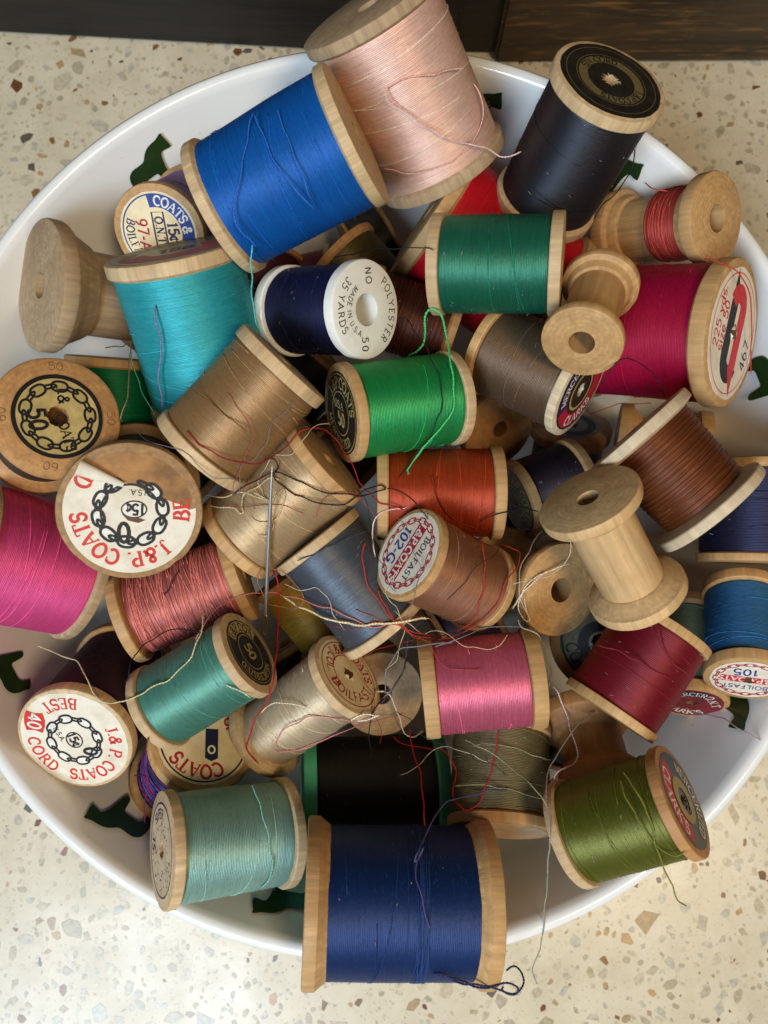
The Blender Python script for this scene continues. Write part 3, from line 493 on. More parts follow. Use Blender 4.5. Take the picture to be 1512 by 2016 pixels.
    'navy_tail': ((30, 34, 84), 0.00026, 'navy', '', [(12.55, -115.8, 100.85), (14.7, -115.99, 100.8), (16.2, -116.78, 100.54), (18.06, -117.45, 99.93), (19.97, -118.48, 99.11), (21.35, -119.31, 98.86), (22.7, -119.3, 99.51), (24.53, -119.2, 99.95), (26.43, -118.58, 100.09), (28.08, -118.1, 100.09), (29.78, -118.56, 99.44), (31.6, -120.39, 97.55), (31.3, -122.77, 95.09), (29.75, -123.74, 92.76), (29.04, -123.91, 90.52), (29.38, -123.9, 89.42)]),
    'navy_tail2': ((30, 34, 84), 0.00026, 'navy', '', [(31.28, -123.1, 82.91), (32.45, -121.08, 85.37), (33.37, -120.59, 87.64), (34.01, -121.22, 89.79), (33.75, -122.02, 91.91), (32.21, -122.74, 94.04), (30.38, -122.14, 96.31), (28.75, -120.8, 98.39), (26.84, -119.66, 99.49), (24.89, -119.04, 99.72), (23.25, -118.81, 99.66), (21.7, -118.73, 99.19), (19.61, -118.9, 98.99), (17.6, -118.0, 99.74), (15.88, -116.84, 100.34), (14.07, -116.36, 100.51), (13.39, -116.18, 100.54)]),
    'olive_tail': ((120, 120, 40), 0.00018, 'olive', '', [(55.2, -72.7, 102.12), (55.85, -73.73, 103.62), (56.34, -75.01, 104.93), (56.89, -76.09, 106.01), (57.72, -77.6, 106.64), (58.3, -79.06, 107.01), (58.58, -80.22, 107.28), (59.32, -81.95, 107.26), (60.01, -83.76, 107.08), (60.02, -85.26, 106.88), (60.39, -87.27, 106.53), (61.34, -89.17, 105.97), (62.28, -91.45, 105.04), (63.12, -93.19, 103.56), (64.81, -95.72, 101.3), (66.57, -98.29, 98.79), (67.86, -101.0, 96.25), (69.52, -103.3, 93.76), (72.02, -105.14, 91.33)]),
    'olive_tail2': ((120, 120, 40), 0.00015, 'olive', '', [(54.45, -74.38, 102.58), (54.59, -75.71, 103.76), (54.64, -77.26, 104.83), (55.65, -79.15, 105.46), (56.43, -80.49, 105.95), (56.74, -81.65, 106.37), (57.7, -83.13, 106.52), (59.13, -85.15, 106.38), (60.45, -86.82, 106.19), (61.31, -87.76, 106.12), (62.58, -88.66, 106.44), (64.05, -89.11, 107.34), (65.27, -88.67, 107.88), (65.75, -88.19, 107.98)]),
    'black_curl': ((24, 22, 24), 0.00020, None, 'black thread end curling out of the tangled bare spool hole', [(2.3, -58.32, 76.62), (0.91, -59.84, 78.28), (-0.61, -61.81, 78.92), (-1.38, -63.35, 78.86), (-1.79, -65.55, 78.41), (-2.2, -68.13, 76.99), (-2.19, -70.41, 74.71), (-1.81, -72.81, 72.21), (-1.47, -75.47, 69.68), (-1.24, -77.05, 68.38)]),
    'white_curl': ((226, 214, 200), 0.00024, None, 'white thread end curling out of the tangled bare spool hole', [(-0.47, -58.45, 72.31), (1.82, -58.41, 72.11), (3.4, -59.64, 70.86), (4.4, -62.05, 68.55), (5.34, -64.7, 66.03), (6.11, -66.57, 63.59), (6.65, -69.24, 61.06), (7.69, -71.67, 58.55), (10.03, -72.8, 56.2), (11.94, -72.11, 54.07), (12.63, -71.78, 53.0)]),
    'grey_knot1': ((120, 118, 122), 0.00018, None, 'grey blue thread rising from the tangled spool hole over the rose pink spool', [(2.02, -59.55, 72.05), (2.12, -56.61, 74.62), (2.0, -53.9, 77.15), (2.62, -51.57, 79.65), (3.8, -49.59, 82.1), (4.62, -47.87, 84.51), (5.96, -46.25, 86.74), (8.51, -45.88, 87.97), (10.39, -45.65, 88.25), (11.89, -45.37, 88.28), (13.9, -45.09, 88.13), (16.59, -44.83, 87.56), (18.42, -44.88, 87.05), (18.05, -44.71, 87.3), (16.14, -45.13, 87.64), (14.18, -45.87, 87.65), (16.05, -45.23, 87.69), (17.93, -44.71, 87.46), (20.44, -43.77, 86.79), (22.3, -43.14, 85.5), (23.96, -42.6, 84.0), (26.27, -41.48, 83.1), (28.4, -41.18, 82.88), (30.51, -41.09, 82.87), (32.79, -41.04, 82.95), (35.01, -41.08, 83.12), (37.09, -41.23, 83.17)]),
    'grey_knot2': ((150, 140, 140), 0.00016, None, 'thin grey thread rising from the tangled spool hole toward the slate spool', [(0.52, -60.61, 72.99), (2.66, -58.86, 72.99), (4.0, -57.38, 72.06), (5.18, -55.86, 70.22), (6.36, -54.65, 68.15), (7.13, -52.61, 66.18), (7.61, -50.52, 64.21), (8.21, -48.05, 62.29), (8.43, -45.59, 60.37), (9.0, -43.77, 58.37), (10.61, -42.07, 56.36), (12.95, -40.57, 54.32), (14.58, -39.43, 52.24), (14.88, -39.13, 51.17)]),
    'grey_knot3': ((86, 70, 84), 0.00018, None, 'thin plum thread rising from the tangled spool hole', [(0.95, -63.09, 59.24), (2.74, -60.9, 59.46), (4.56, -58.49, 59.59), (6.29, -55.52, 59.83), (7.29, -53.53, 59.98), (7.58, -51.75, 60.09), (7.96, -49.03, 60.32), (8.9, -46.48, 60.02), (9.71, -44.3, 58.61), (10.95, -42.67, 56.62), (13.4, -40.81, 54.63), (15.33, -39.1, 52.62)]),
    'white_knot': ((230, 218, 206), 0.00020, None, 'small white thread coil on the rim of the tangled bare spool', [(-6.55, -64.3, 83.01), (-5.04, -63.33, 83.13), (-2.89, -62.7, 83.06), (-0.74, -63.22, 82.09), (0.49, -63.32, 80.5), (-0.91, -63.99, 79.71), (-2.67, -64.65, 79.69), (-4.95, -64.94, 79.68)]),
    'pink_over_beige': ((206, 130, 134), 0.00016, None, 'thin pink thread looping over the off white spool', [(6.9, -66.42, 58.31), (4.75, -66.71, 59.18), (2.46, -66.9, 60.92), (-0.19, -67.32, 63.06), (-2.35, -67.59, 65.24), (-4.48, -67.6, 67.45), (-7.21, -68.47, 69.53), (-9.91, -69.24, 71.23), (-12.21, -70.03, 72.3), (-14.83, -71.14, 72.77), (-17.73, -72.11, 72.77), (-19.94, -73.17, 72.71), (-21.68, -73.45, 72.84), (-24.08, -73.55, 73.32), (-26.28, -73.52, 74.32), (-26.7, -71.58, 75.64), (-25.5, -69.51, 76.91), (-24.47, -67.7, 78.22), (-22.53, -66.29, 79.43), (-20.06, -65.29, 80.41), (-18.3, -63.96, 81.19), (-16.8, -63.41, 81.53), (-14.46, -63.5, 81.57), (-12.11, -63.79, 81.54), (-10.25, -64.15, 81.47), (-7.94, -64.47, 81.2), (-6.73, -64.97, 80.93)]),
    'beige_tail': ((226, 208, 176), 0.00020, 'beige', '', [(-17.98, -61.18, 81.57), (-20.03, -60.72, 81.54), (-21.93, -60.44, 81.09), (-23.81, -60.43, 80.05), (-26.32, -60.53, 78.73), (-28.51, -61.67, 77.03), (-29.94, -63.08, 75.19), (-30.36, -63.38, 74.36)]),
    'sea_short': ((190, 206, 180), 0.00022, None, 'short pale thread snippet stuck on the sea green spool', [(-35.72, -54.45, 93.79), (-34.46, -55.09, 93.69), (-32.67, -55.82, 93.43), (-30.89, -57.0, 92.86)]),
    'cream_drape': ((206, 196, 150), 0.00020, None, 'long pale thread draped over the sea green spool onto the bowl wall', [(-93.61, -46.7, 65.94), (-90.16, -47.57, 68.05), (-86.74, -48.41, 70.17), (-83.95, -49.18, 72.29), (-81.0, -49.65, 74.45), (-78.32, -50.07, 76.62), (-76.39, -51.55, 78.65), (-74.65, -53.18, 80.53), (-73.05, -55.09, 81.73), (-72.0, -56.97, 82.1), (-70.85, -58.23, 82.63), (-68.66, -59.47, 84.16), (-65.44, -59.67, 86.2), (-63.38, -59.16, 87.64), (-61.5, -58.83, 88.11), (-58.98, -57.85, 88.44), (-56.79, -56.85, 89.01), (-55.18, -55.63, 89.76), (-53.04, -54.63, 90.36), (-50.77, -53.94, 90.66), (-49.16, -52.49, 90.94), (-47.95, -51.21, 91.16), (-46.25, -49.72, 91.36), (-44.81, -48.03, 91.55), (-44.28, -46.44, 91.63), (-43.69, -44.41, 91.37), (-42.95, -42.68, 90.49), (-42.89, -40.63, 89.17), (-43.34, -38.47, 87.46), (-43.23, -37.78, 86.45)]),
    'black_drape': ((28, 24, 36), 0.00020, None, 'black thread arching over the salmon and sea green spools', [(-42.79, -42.76, 88.7), (-44.29, -42.31, 88.55), (-46.52, -41.84, 87.5), (-49.45, -41.54, 85.52), (-52.52, -41.89, 83.26), (-55.2, -42.85, 80.94), (-57.65, -44.27, 78.66), (-59.97, -45.29, 77.43), (-60.95, -46.19, 78.25), (-61.5, -47.67, 80.14), (-62.19, -49.35, 82.11), (-62.37, -51.52, 83.51), (-62.26, -53.19, 83.87), (-62.68, -54.27, 83.79)]),
    'dark_salmon': ((50, 28, 30), 0.00020, None, 'short dark thread snippet on the salmon spool', [(-52.02, -26.66, 78.35), (-52.89, -28.36, 78.81), (-53.61, -29.9, 79.05), (-54.58, -32.1, 78.87), (-55.09, -32.47, 78.83)]),
    'red_curve': ((164, 26, 32), 0.00022, None, 'red thread curving from the black spool over the khaki spool', [(4.43, -72.7, 56.56), (5.88, -73.95, 57.52), (8.33, -74.46, 59.33), (10.98, -74.54, 61.52), (13.38, -74.45, 63.74), (15.36, -74.45, 65.96), (16.03, -73.57, 68.28), (17.72, -73.96, 70.44), (18.8, -75.08, 72.36), (19.78, -76.72, 73.56), (20.42, -78.39, 74.3), (20.01, -80.33, 75.51), (19.17, -82.49, 77.34), (19.35, -84.15, 79.33), (20.21, -84.89, 81.22), (21.37, -85.84, 82.18), (23.1, -85.8, 82.39), (25.16, -84.38, 82.56), (26.2, -82.39, 82.74), (26.65, -80.61, 82.66), (27.5, -79.29, 82.26), (28.3, -77.62, 81.91), (28.69, -75.55, 81.56), (29.21, -74.12, 80.92), (29.9, -72.56, 80.28), (30.28, -70.8, 79.77), (30.55, -68.56, 79.23), (30.81, -67.67, 78.87)]),
    'red_drop': ((164, 26, 32), 0.00018, None, 'thin red thread running straight down the black spool with green ends', [(8.68, -68.72, 66.28), (8.79, -70.87, 68.24), (9.13, -72.76, 70.23), (9.54, -74.49, 72.24), (10.07, -76.01, 74.28), (10.91, -77.43, 76.32), (11.18, -79.05, 78.35), (11.09, -80.5, 80.39), (11.27, -82.22, 82.4), (11.49, -84.06, 84.39), (11.38, -85.28, 86.27), (11.37, -86.8, 87.19), (11.62, -88.5, 87.19)]),
    'mixed_tail': ((110, 30, 56), 0.00020, 'coats', '', [(-55.7, -67.7, 87.86), (-56.19, -70.46, 87.33), (-56.41, -72.43, 85.99), (-57.11, -75.06, 83.66), (-57.69, -77.16, 81.2), (-57.97, -80.07, 78.64), (-58.6, -82.74, 76.1), (-59.98, -84.95, 73.63), (-61.18, -87.91, 71.06), (-61.62, -90.72, 68.51), (-62.38, -93.24, 66.0)]),
    'mixed_tail2': ((60, 24, 50), 0.00018, 'coats', '', [(-65.58, -81.3, 65.67), (-63.13, -80.94, 66.94), (-60.95, -81.7, 67.32), (-59.86, -83.5, 67.16), (-59.59, -85.52, 66.85), (-60.57, -87.5, 65.96), (-61.55, -88.5, 65.22)]),
    'pink_right': ((170, 140, 140), 0.00018, None, 'short pinkish grey thread end lying on the right bowl wall', [(86.37, -64.22, 59.2), (87.91, -65.27, 60.17), (89.08, -65.51, 62.05), (90.32, -65.54, 64.24), (91.78, -65.84, 66.42), (92.81, -65.83, 68.64), (93.54, -66.6, 70.76), (94.39, -67.61, 72.84), (95.57, -68.32, 74.65), (97.14, -69.28, 75.47), (98.81, -70.11, 75.52)]),
    'peach_tail': ((226, 190, 184), 0.00022, 'peach', '', [(20.51, 80.05, 98.75), (22.83, 79.86, 98.61), (25.3, 79.72, 97.91), (27.65, 80.06, 96.59), (29.89, 79.76, 95.03), (31.59, 79.09, 94.24), (33.48, 78.77, 94.66), (35.47, 79.2, 95.1), (36.45, 79.71, 95.2)]),
    'peach_loop': ((226, 170, 156), 0.00018, 'peach', '', [(21.02, 92.86, 108.78), (18.62, 91.86, 109.85), (16.2, 90.71, 110.7), (13.95, 89.32, 111.33), (11.7, 88.91, 111.73), (9.36, 88.63, 111.81), (7.38, 88.22, 111.77), (5.36, 87.53, 111.66), (3.44, 86.53, 111.39), (2.32, 85.9, 110.92), (2.75, 84.32, 110.02), (4.07, 83.42, 108.89), (5.56, 83.28, 107.81), (7.3, 82.68, 106.95), (8.75, 82.02, 106.26), (10.17, 81.13, 105.43), (11.95, 80.69, 104.51), (13.82, 80.51, 103.64), (16.07, 79.64, 102.7), (18.97, 79.23, 101.63), (21.62, 79.3, 100.33), (22.52, 79.64, 99.67)]),
    'peach_arc': ((226, 170, 156), 0.00018, 'peach', '', [(24.22, 94.03, 101.53), (25.48, 92.27, 101.12), (26.45, 90.35, 99.92), (26.86, 89.3, 98.55), (26.83, 87.5, 97.87), (26.14, 84.99, 97.58), (25.08, 82.77, 97.38), (23.92, 80.9, 97.22), (22.57, 79.59, 97.08), (20.87, 77.85, 96.86), (19.11, 76.21, 96.56), (16.99, 75.6, 96.25), (14.24, 74.77, 95.85), (11.53, 74.13, 95.41), (9.15, 74.06, 94.72), (6.62, 74.76, 93.87), (4.2, 76.04, 93.17), (2.22, 76.69, 92.48), (1.94, 77.03, 92.16)]),
    'black_drop': ((26, 26, 32), 0.00016, 'black_top', '', [(63.44, 75.65, 102.81), (63.24, 73.37, 102.34), (63.22, 71.82, 101.05), (62.7, 70.99, 98.93), (62.07, 70.25, 96.63), (61.52, 69.65, 94.35), (60.51, 69.0, 92.05), (59.46, 69.0, 89.84), (58.52, 68.15, 87.52), (58.02, 67.2, 85.19)]),
    'redwrap_tail': ((190, 70, 56), 0.00018, 'empty_redwrap', '', [(78.34, 75.49, 83.96), (76.35, 75.9, 83.81), (74.56, 76.96, 82.83), (73.62, 79.35, 81.1)]),
    'crimson_loop': ((60, 16, 34), 0.00020, None, 'dark thread loop lying on the crimson spool', [(54.12, 16.82, 101.18), (54.71, 18.41, 103.32), (55.22, 19.48, 104.48), (56.51, 21.08, 104.84), (58.44, 22.07, 104.76), (60.58, 22.02, 103.65), (62.87, 21.93, 101.62), (65.34, 21.44, 99.35), (67.69, 20.82, 97.07), (69.59, 19.64, 94.71), (71.31, 17.95, 92.29), (72.73, 17.39, 90.01)]),
    'crimson_red': ((190, 44, 44), 0.00016, None, 'fine red thread crossing the hook label of the crimson spool', [(80.75, 49.27, 98.97), (82.41, 48.5, 100.27), (84.52, 47.35, 100.58), (86.48, 46.39, 100.47), (88.38, 45.53, 99.89), (90.37, 44.4, 98.23), (92.48, 43.4, 95.98), (94.28, 41.83, 93.58), (95.51, 40.9, 91.25), (96.66, 39.01, 88.81), (97.84, 36.24, 86.27), (98.81, 34.11, 83.8), (99.65, 32.14, 81.35), (100.72, 30.35, 78.93), (101.78, 28.59, 76.52), (102.36, 27.91, 75.35)]),
    'crimson_low': ((140, 60, 80), 0.00016, None, 'pale thread under the crimson spool beside the taupe label', [(67.45, 25.14, 38.56), (68.78, 25.18, 40.78), (71.21, 25.8, 43.02), (73.45, 26.25, 44.73), (75.58, 26.95, 45.37), (78.81, 26.82, 45.39), (81.94, 26.83, 45.13), (84.87, 27.37, 44.0), (85.78, 27.46, 43.07)]),
    'blue_strand': ((40, 104, 190), 0.00020, 'blue', '', [(-27.87, 74.9, 118.17), (-28.51, 72.76, 118.41), (-28.77, 70.77, 118.42), (-28.99, 68.21, 118.15), (-29.64, 65.98, 117.88), (-30.19, 63.71, 117.56), (-30.37, 61.6, 117.16), (-30.82, 59.6, 116.61), (-31.68, 57.43, 115.83), (-32.26, 56.07, 114.93), (-32.53, 54.78, 113.96), (-32.69, 53.03, 112.93), (-32.31, 51.55, 111.78), (-31.29, 50.34, 110.39), (-30.08, 49.79, 108.95), (-28.91, 48.94, 107.41)]),
    'blue_strand2': ((40, 104, 190), 0.00016, 'blue', '', [(-21.99, 73.59, 121.15), (-21.33, 71.6, 121.07), (-20.64, 69.42, 120.88), (-19.65, 67.46, 120.65), (-18.79, 65.19, 120.36), (-18.18, 62.93, 119.94), (-17.38, 61.35, 119.36), (-16.45, 59.69, 118.54), (-15.89, 58.14, 117.58), (-15.49, 56.8, 116.4), (-14.76, 56.03, 115.0)]),
    'blue_strand3': ((40, 104, 190), 0.00016, 'blue', '', [(-27.32, 73.7, 119.51), (-26.54, 71.2, 119.66), (-25.16, 68.66, 119.5), (-24.15, 65.97, 119.2), (-23.28, 63.66, 118.91), (-21.8, 61.61, 118.54), (-20.31, 59.8, 118.01), (-19.29, 58.62, 117.34), (-17.86, 56.95, 116.42), (-15.95, 55.43, 115.21), (-14.71, 54.89, 113.69), (-14.57, 54.85, 112.84)]),
    'aqua_strand': ((120, 176, 164), 0.00024, 'aqua', '', [(-30.7, -79.55, 84.27), (-29.6, -81.46, 85.71), (-28.4, -83.03, 86.89), (-27.79, -84.72, 87.8), (-27.33, -86.24, 88.45), (-26.4, -88.33, 88.75), (-25.73, -90.62, 88.78), (-25.71, -92.07, 88.72), (-25.35, -94.39, 88.46), (-24.84, -96.63, 88.17), (-25.13, -98.92, 87.72), (-25.9, -100.92, 87.07), (-26.84, -102.23, 86.29), (-27.64, -102.91, 85.86)]),
    'burg_strand': ((130, 24, 40), 0.00020, 'burgundy', '', [(53.38, -45.2, 91.22), (55.21, -45.79, 92.8), (57.21, -46.18, 94.05), (58.53, -46.96, 94.97), (59.87, -48.02, 95.57), (61.35, -48.54, 96.0), (62.7, -49.47, 96.18), (64.26, -50.46, 96.15), (66.39, -51.48, 96.04), (68.13, -52.24, 95.95)]),
    'burg_strand2': ((130, 24, 40), 0.00020, 'burgundy', '', [(66.59, -40.79, 96.47), (66.73, -42.8, 96.59), (67.36, -45.06, 96.51), (68.22, -46.69, 96.37), (69.01, -47.94, 96.23), (70.24, -49.65, 96.02), (72.15, -50.9, 95.79), (73.03, -51.53, 95.63)]),
    'tan_strand': ((120, 86, 54), 0.00016, 'tan', '', [(-43.91, 14.43, 106.94), (-42.11, 13.2, 108.22), (-40.41, 11.82, 109.04), (-38.24, 10.47, 109.27), (-35.9, 8.58, 109.12), (-34.26, 7.15, 108.95), (-32.5, 6.03, 108.78), (-30.24, 4.27, 108.4), (-30.03, 4.08, 108.23)]),
    'slate_strand': ((60, 66, 76), 0.00014, 'slate', '', [(-19.65, -24.75, 90.26), (-17.7, -23.92, 90.42), (-15.81, -23.33, 90.53), (-13.81, -22.29, 90.62), (-12.14, -21.27, 90.44), (-10.49, -20.77, 89.95), (-8.56, -19.78, 89.61), (-6.79, -18.86, 89.04), (-5.26, -18.04, 88.0), (-3.29, -17.27, 86.6), (-2.56, -17.05, 85.85)]),
    'hair0': ((206, 190, 150), 0.00009, None, 'pale hair-thin strand over the upper cream spool by the needle', [(-27.54, -9.66, 93.11), (-28.32, -7.62, 93.32), (-29.29, -5.9, 93.29), (-28.71, -3.73, 92.99), (-27.62, -2.15, 92.71), (-26.68, -0.43, 93.33), (-25.22, 0.88, 94.58), (-22.8, 0.66, 95.59), (-20.67, 0.84, 96.04), (-19.46, 2.53, 96.27), (-18.39, 3.86, 96.42), (-16.98, 5.56, 96.39), (-16.1, 7.22, 95.44), (-14.54, 8.76, 93.59), (-12.44, 9.54, 91.48)]),
    'hair1': ((150, 36, 40), 0.00009, None, 'hair-thin dark red strand curling at the middle of the cream spool', [(-17.82, -13.22, 92.64), (-19.68, -12.67, 92.97), (-21.45, -11.81, 93.19), (-23.74, -11.19, 93.27), (-25.92, -11.19, 93.26), (-28.1, -11.23, 93.17), (-30.51, -11.47, 92.89), (-32.91, -11.65, 92.43), (-34.91, -11.55, 91.77), (-37.14, -11.29, 91.0), (-39.31, -11.78, 89.99), (-40.66, -13.38, 88.95), (-41.18, -13.77, 88.63)]),
    'hair2': ((40, 28, 30), 0.00009, None, 'hair-thin black strand between the green and rust spools', [(-5.48, -5.46, 81.94), (-4.26, -6.88, 81.77), (-3.11, -8.29, 81.41), (-2.33, -10.58, 80.47), (-2.21, -12.83, 80.47), (-1.7, -15.5, 81.98), (-1.08, -17.59, 83.69), (-1.19, -19.56, 84.83), (-1.25, -22.17, 86.06), (-0.11, -23.77, 87.96), (1.32, -25.6, 89.95), (2.11, -27.72, 91.81), (2.6, -29.91, 93.1), (3.61, -31.6, 93.43), (4.18, -32.18, 93.4)]),
    'hair3': ((214, 200, 176), 0.00009, None, 'pale hair-thin strand across the top of the slate spool', [(-23.84, -30.22, 81.65), (-21.69, -31.12, 83.72), (-19.58, -31.97, 85.44), (-17.31, -31.73, 86.36), (-15.42, -31.23, 86.61), (-13.71, -32.55, 86.46), (-12.29, -33.94, 86.3), (-11.54, -35.93, 86.01), (-11.21, -37.84, 85.48), (-10.04, -39.43, 84.65), (-8.68, -41.34, 83.7)]),
    'hair4': ((170, 70, 60), 0.00009, None, 'hair-thin rusty strand beside the lower end of the slate spool', [(-5.34, -36.68, 86.94), (-3.6, -37.5, 86.85), (-1.57, -38.18, 86.81), (0.32, -39.23, 86.88), (2.0, -40.12, 86.9), (4.03, -40.46, 86.87), (6.53, -40.82, 86.76), (7.8, -42.11, 86.44), (8.96, -43.56, 86.87), (10.85, -43.91, 88.44), (12.97, -44.88, 89.93), (13.47, -46.3, 91.32), (14.2, -47.96, 92.31), (15.54, -49.73, 92.64), (17.24, -50.71, 92.71), (18.79, -50.82, 92.86), (20.62, -50.91, 92.94), (22.85, -50.96, 92.98), (24.32, -50.93, 92.99)]),
    'hair5': ((120, 116, 120), 0.00009, None, 'hair-thin grey strand under the 102-G label', [(7.09, -37.9, 95.41), (7.97, -36.16, 97.48), (8.56, -34.52, 98.57), (9.03, -32.09, 99.0), (9.51, -30.19, 99.19), (10.01, -28.81, 99.22), (10.24, -26.47, 99.25), (9.52, -24.83, 98.66), (8.66, -23.02, 97.26), (8.16, -20.85, 95.58), (7.79, -18.44, 93.9), (6.98, -15.95, 92.12), (5.39, -14.43, 90.1), (3.87, -12.7, 88.09), (3.66, -12.36, 87.02)]),
    'hair6': ((206, 190, 150), 0.00009, None, 'pale hair-thin strand by the tangled bare spool hole', [(2.04, -52.54, 74.71), (4.06, -50.85, 77.13), (5.15, -49.37, 79.52), (5.41, -46.94, 82.02), (5.99, -44.75, 84.29), (6.84, -42.19, 85.71), (6.49, -40.26, 86.31), (5.67, -38.36, 87.56), (4.78, -36.07, 89.6), (3.47, -35.02, 90.82), (2.22, -33.11, 91.25), (2.34, -31.42, 91.48), (3.47, -29.25, 91.88), (4.67, -27.68, 92.29), (5.64, -26.38, 92.55), (6.79, -24.55, 92.78), (7.17, -23.83, 92.86)]),
    'hair7': ((150, 36, 40), 0.00009, None, 'hair-thin dark red strand above the rose pink spool', [(9.85, -44.27, 83.12), (7.59, -44.8, 82.89), (6.03, -45.05, 82.47), (3.81, -45.77, 83.02), (1.2, -46.28, 84.35), (-0.47, -46.77, 84.85), (-2.13, -47.76, 84.73), (-3.52, -48.83, 84.04), (-4.48, -51.08, 82.12), (-4.01, -53.44, 79.68), (-3.23, -55.61, 77.43), (-2.18, -57.12, 76.62), (-0.98, -58.81, 77.49), (-0.83, -61.24, 78.04), (-0.9, -63.11, 77.95), (-0.2, -64.74, 77.56), (0.79, -67.06, 76.18), (1.04, -69.49, 73.87), (0.63, -71.52, 71.42)]),
    'hair8': ((40, 28, 30), 0.00009, None, 'hair-thin black strand on the light brown 102-G spool', [(16.94, -34.35, 94.04), (18.19, -33.16, 94.32), (19.83, -31.58, 94.53), (21.44, -29.99, 94.71), (22.45, -28.24, 94.79), (23.72, -26.52, 94.64), (25.96, -25.0, 93.95), (27.8, -24.17, 92.42), (29.34, -22.99, 90.44), (30.51, -21.04, 88.46), (32.49, -18.84, 86.5), (34.27, -17.45, 84.45), (36.68, -16.38, 82.37), (39.48, -16.0, 80.19), (42.12, -15.87, 78.0), (44.36, -16.71, 75.68), (45.02, -16.84, 74.56)]),
    'hair9': ((214, 200, 176), 0.00009, None, 'off white hair-thin strand by the hole of the honey bare spool', [(33.39, -30.52, 90.22), (35.28, -29.94, 92.5), (36.47, -29.67, 94.75), (38.04, -29.39, 97.0), (40.03, -29.0, 99.26), (41.17, -28.15, 101.57), (42.04, -27.18, 103.91), (42.67, -26.03, 106.22), (43.35, -24.19, 108.12), (43.39, -22.48, 108.92), (43.32, -21.18, 109.13)]),
    'hair10': ((170, 70, 60), 0.00009, None, 'hair-thin rusty strand left of the 102-G label', [(-0.31, -13.49, 84.77), (-1.56, -11.95, 87.17), (-2.66, -10.88, 89.5), (-3.94, -9.54, 91.65), (-5.93, -8.28, 93.11), (-8.0, -8.21, 93.6), (-9.76, -8.22, 93.67), (-11.58, -8.88, 93.57), (-13.39, -10.1, 93.16), (-14.33, -11.75, 92.43), (-14.88, -13.57, 91.64)]),
    'hair11': ((120, 116, 120), 0.00009, None, 'hair-thin grey strand from the torn label spool to the cream spool', [(-31.47, -7.93, 100.04), (-32.32, -6.86, 101.76), (-33.87, -6.41, 102.98), (-35.53, -6.45, 104.13), (-36.96, -6.7, 105.16), (-38.58, -5.85, 106.03), (-39.81, -4.8, 106.68), (-41.16, -3.52, 107.07), (-42.61, -1.79, 107.32), (-44.47, -0.55, 107.47), (-46.4, 0.01, 107.47), (-48.57, 0.66, 106.91), (-51.19, 1.51, 105.41), (-53.77, 2.63, 103.93), (-55.65, 4.17, 102.58), (-57.43, 6.07, 100.76)]),
    'hair12': ((206, 190, 150), 0.00009, None, 'pale hair-thin strand on the upper right of the rose pink spool', [(31.97, -42.82, 89.44), (30.88, -44.23, 90.24), (29.61, -45.54, 90.41), (27.28, -46.34, 90.34), (25.49, -46.13, 90.3), (23.77, -45.78, 90.07), (21.53, -45.69, 89.59), (19.51, -44.41, 89.04), (17.93, -43.09, 87.84), (16.12, -42.16, 85.92), (13.67, -42.12, 84.02), (11.8, -42.86, 83.58), (10.0, -41.93, 84.89), (8.35, -40.46, 85.87), (6.63, -39.49, 86.12), (5.4, -38.09, 86.29), (4.73, -37.42, 86.37)]),
    'hair13': ((150, 36, 40), 0.00009, None, 'hair-thin dark red strand above the off white spool', [(-13.06, -40.85, 82.28), (-11.23, -40.96, 83.69), (-9.3, -41.17, 84.72), (-6.85, -41.83, 85.45), (-4.63, -41.71, 85.95), (-3.13, -40.68, 86.26), (-1.11, -39.71, 86.56), (1.12, -40.11, 86.76), (2.91, -40.49, 86.79), (5.06, -39.57, 86.89), (7.55, -38.94, 86.74), (9.23, -38.41, 86.08), (11.25, -38.37, 84.87), (13.08, -39.13, 83.03), (14.93, -40.33, 80.75), (15.96, -42.56, 78.27), (16.75, -44.05, 75.88)]),
    'hair14': ((40, 28, 30), 0.00009, None, 'hair-thin black strand left of the rose pink spool', [(4.75, -62.63, 78.74), (6.6, -63.5, 80.85), (8.22, -63.98, 83.01), (9.5, -65.61, 84.83), (10.96, -67.4, 85.72), (12.93, -68.39, 85.8), (14.96, -69.29, 85.5), (17.24, -69.98, 84.31), (19.58, -70.8, 82.2), (21.81, -71.46, 80.13), (23.46, -72.72, 79.18), (24.82, -74.56, 79.57), (27.09, -75.05, 80.37), (28.81, -75.06, 81.17), (30.2, -76.13, 81.49), (31.83, -77.51, 81.41)]),
    'hair15': ((214, 200, 176), 0.00009, None, 'off white hair-thin strand on the khaki spool', [(27.95, -75.16, 79.38), (25.86, -74.33, 79.33), (24.29, -73.37, 78.69), (22.32, -73.0, 77.32), (20.09, -72.65, 75.53), (18.49, -72.35, 73.46), (16.42, -72.93, 71.18), (14.53, -74.37, 68.79), (12.93, -76.46, 66.35), (11.82, -78.37, 64.27), (9.89, -79.99, 63.32), (7.82, -81.27, 63.14), (6.65, -81.62, 63.1)]),
    'hair16': ((170, 70, 60), 0.00009, None, 'hair-thin rusty strand across the tan spool', [(-34.08, -10.15, 98.7), (-34.15, -8.27, 99.54), (-33.71, -6.7, 100.38), (-32.36, -4.91, 101.7), (-31.36, -2.87, 102.97), (-30.69, -1.28, 103.99), (-29.48, 0.51, 105.23), (-28.48, 2.19, 106.51), (-28.61, 3.97, 107.6), (-28.94, 5.31, 108.48), (-29.77, 6.77, 109.08), (-31.34, 8.63, 109.46), (-32.36, 10.21, 109.67), (-33.0, 11.48, 109.82), (-33.25, 11.78, 109.86)]),
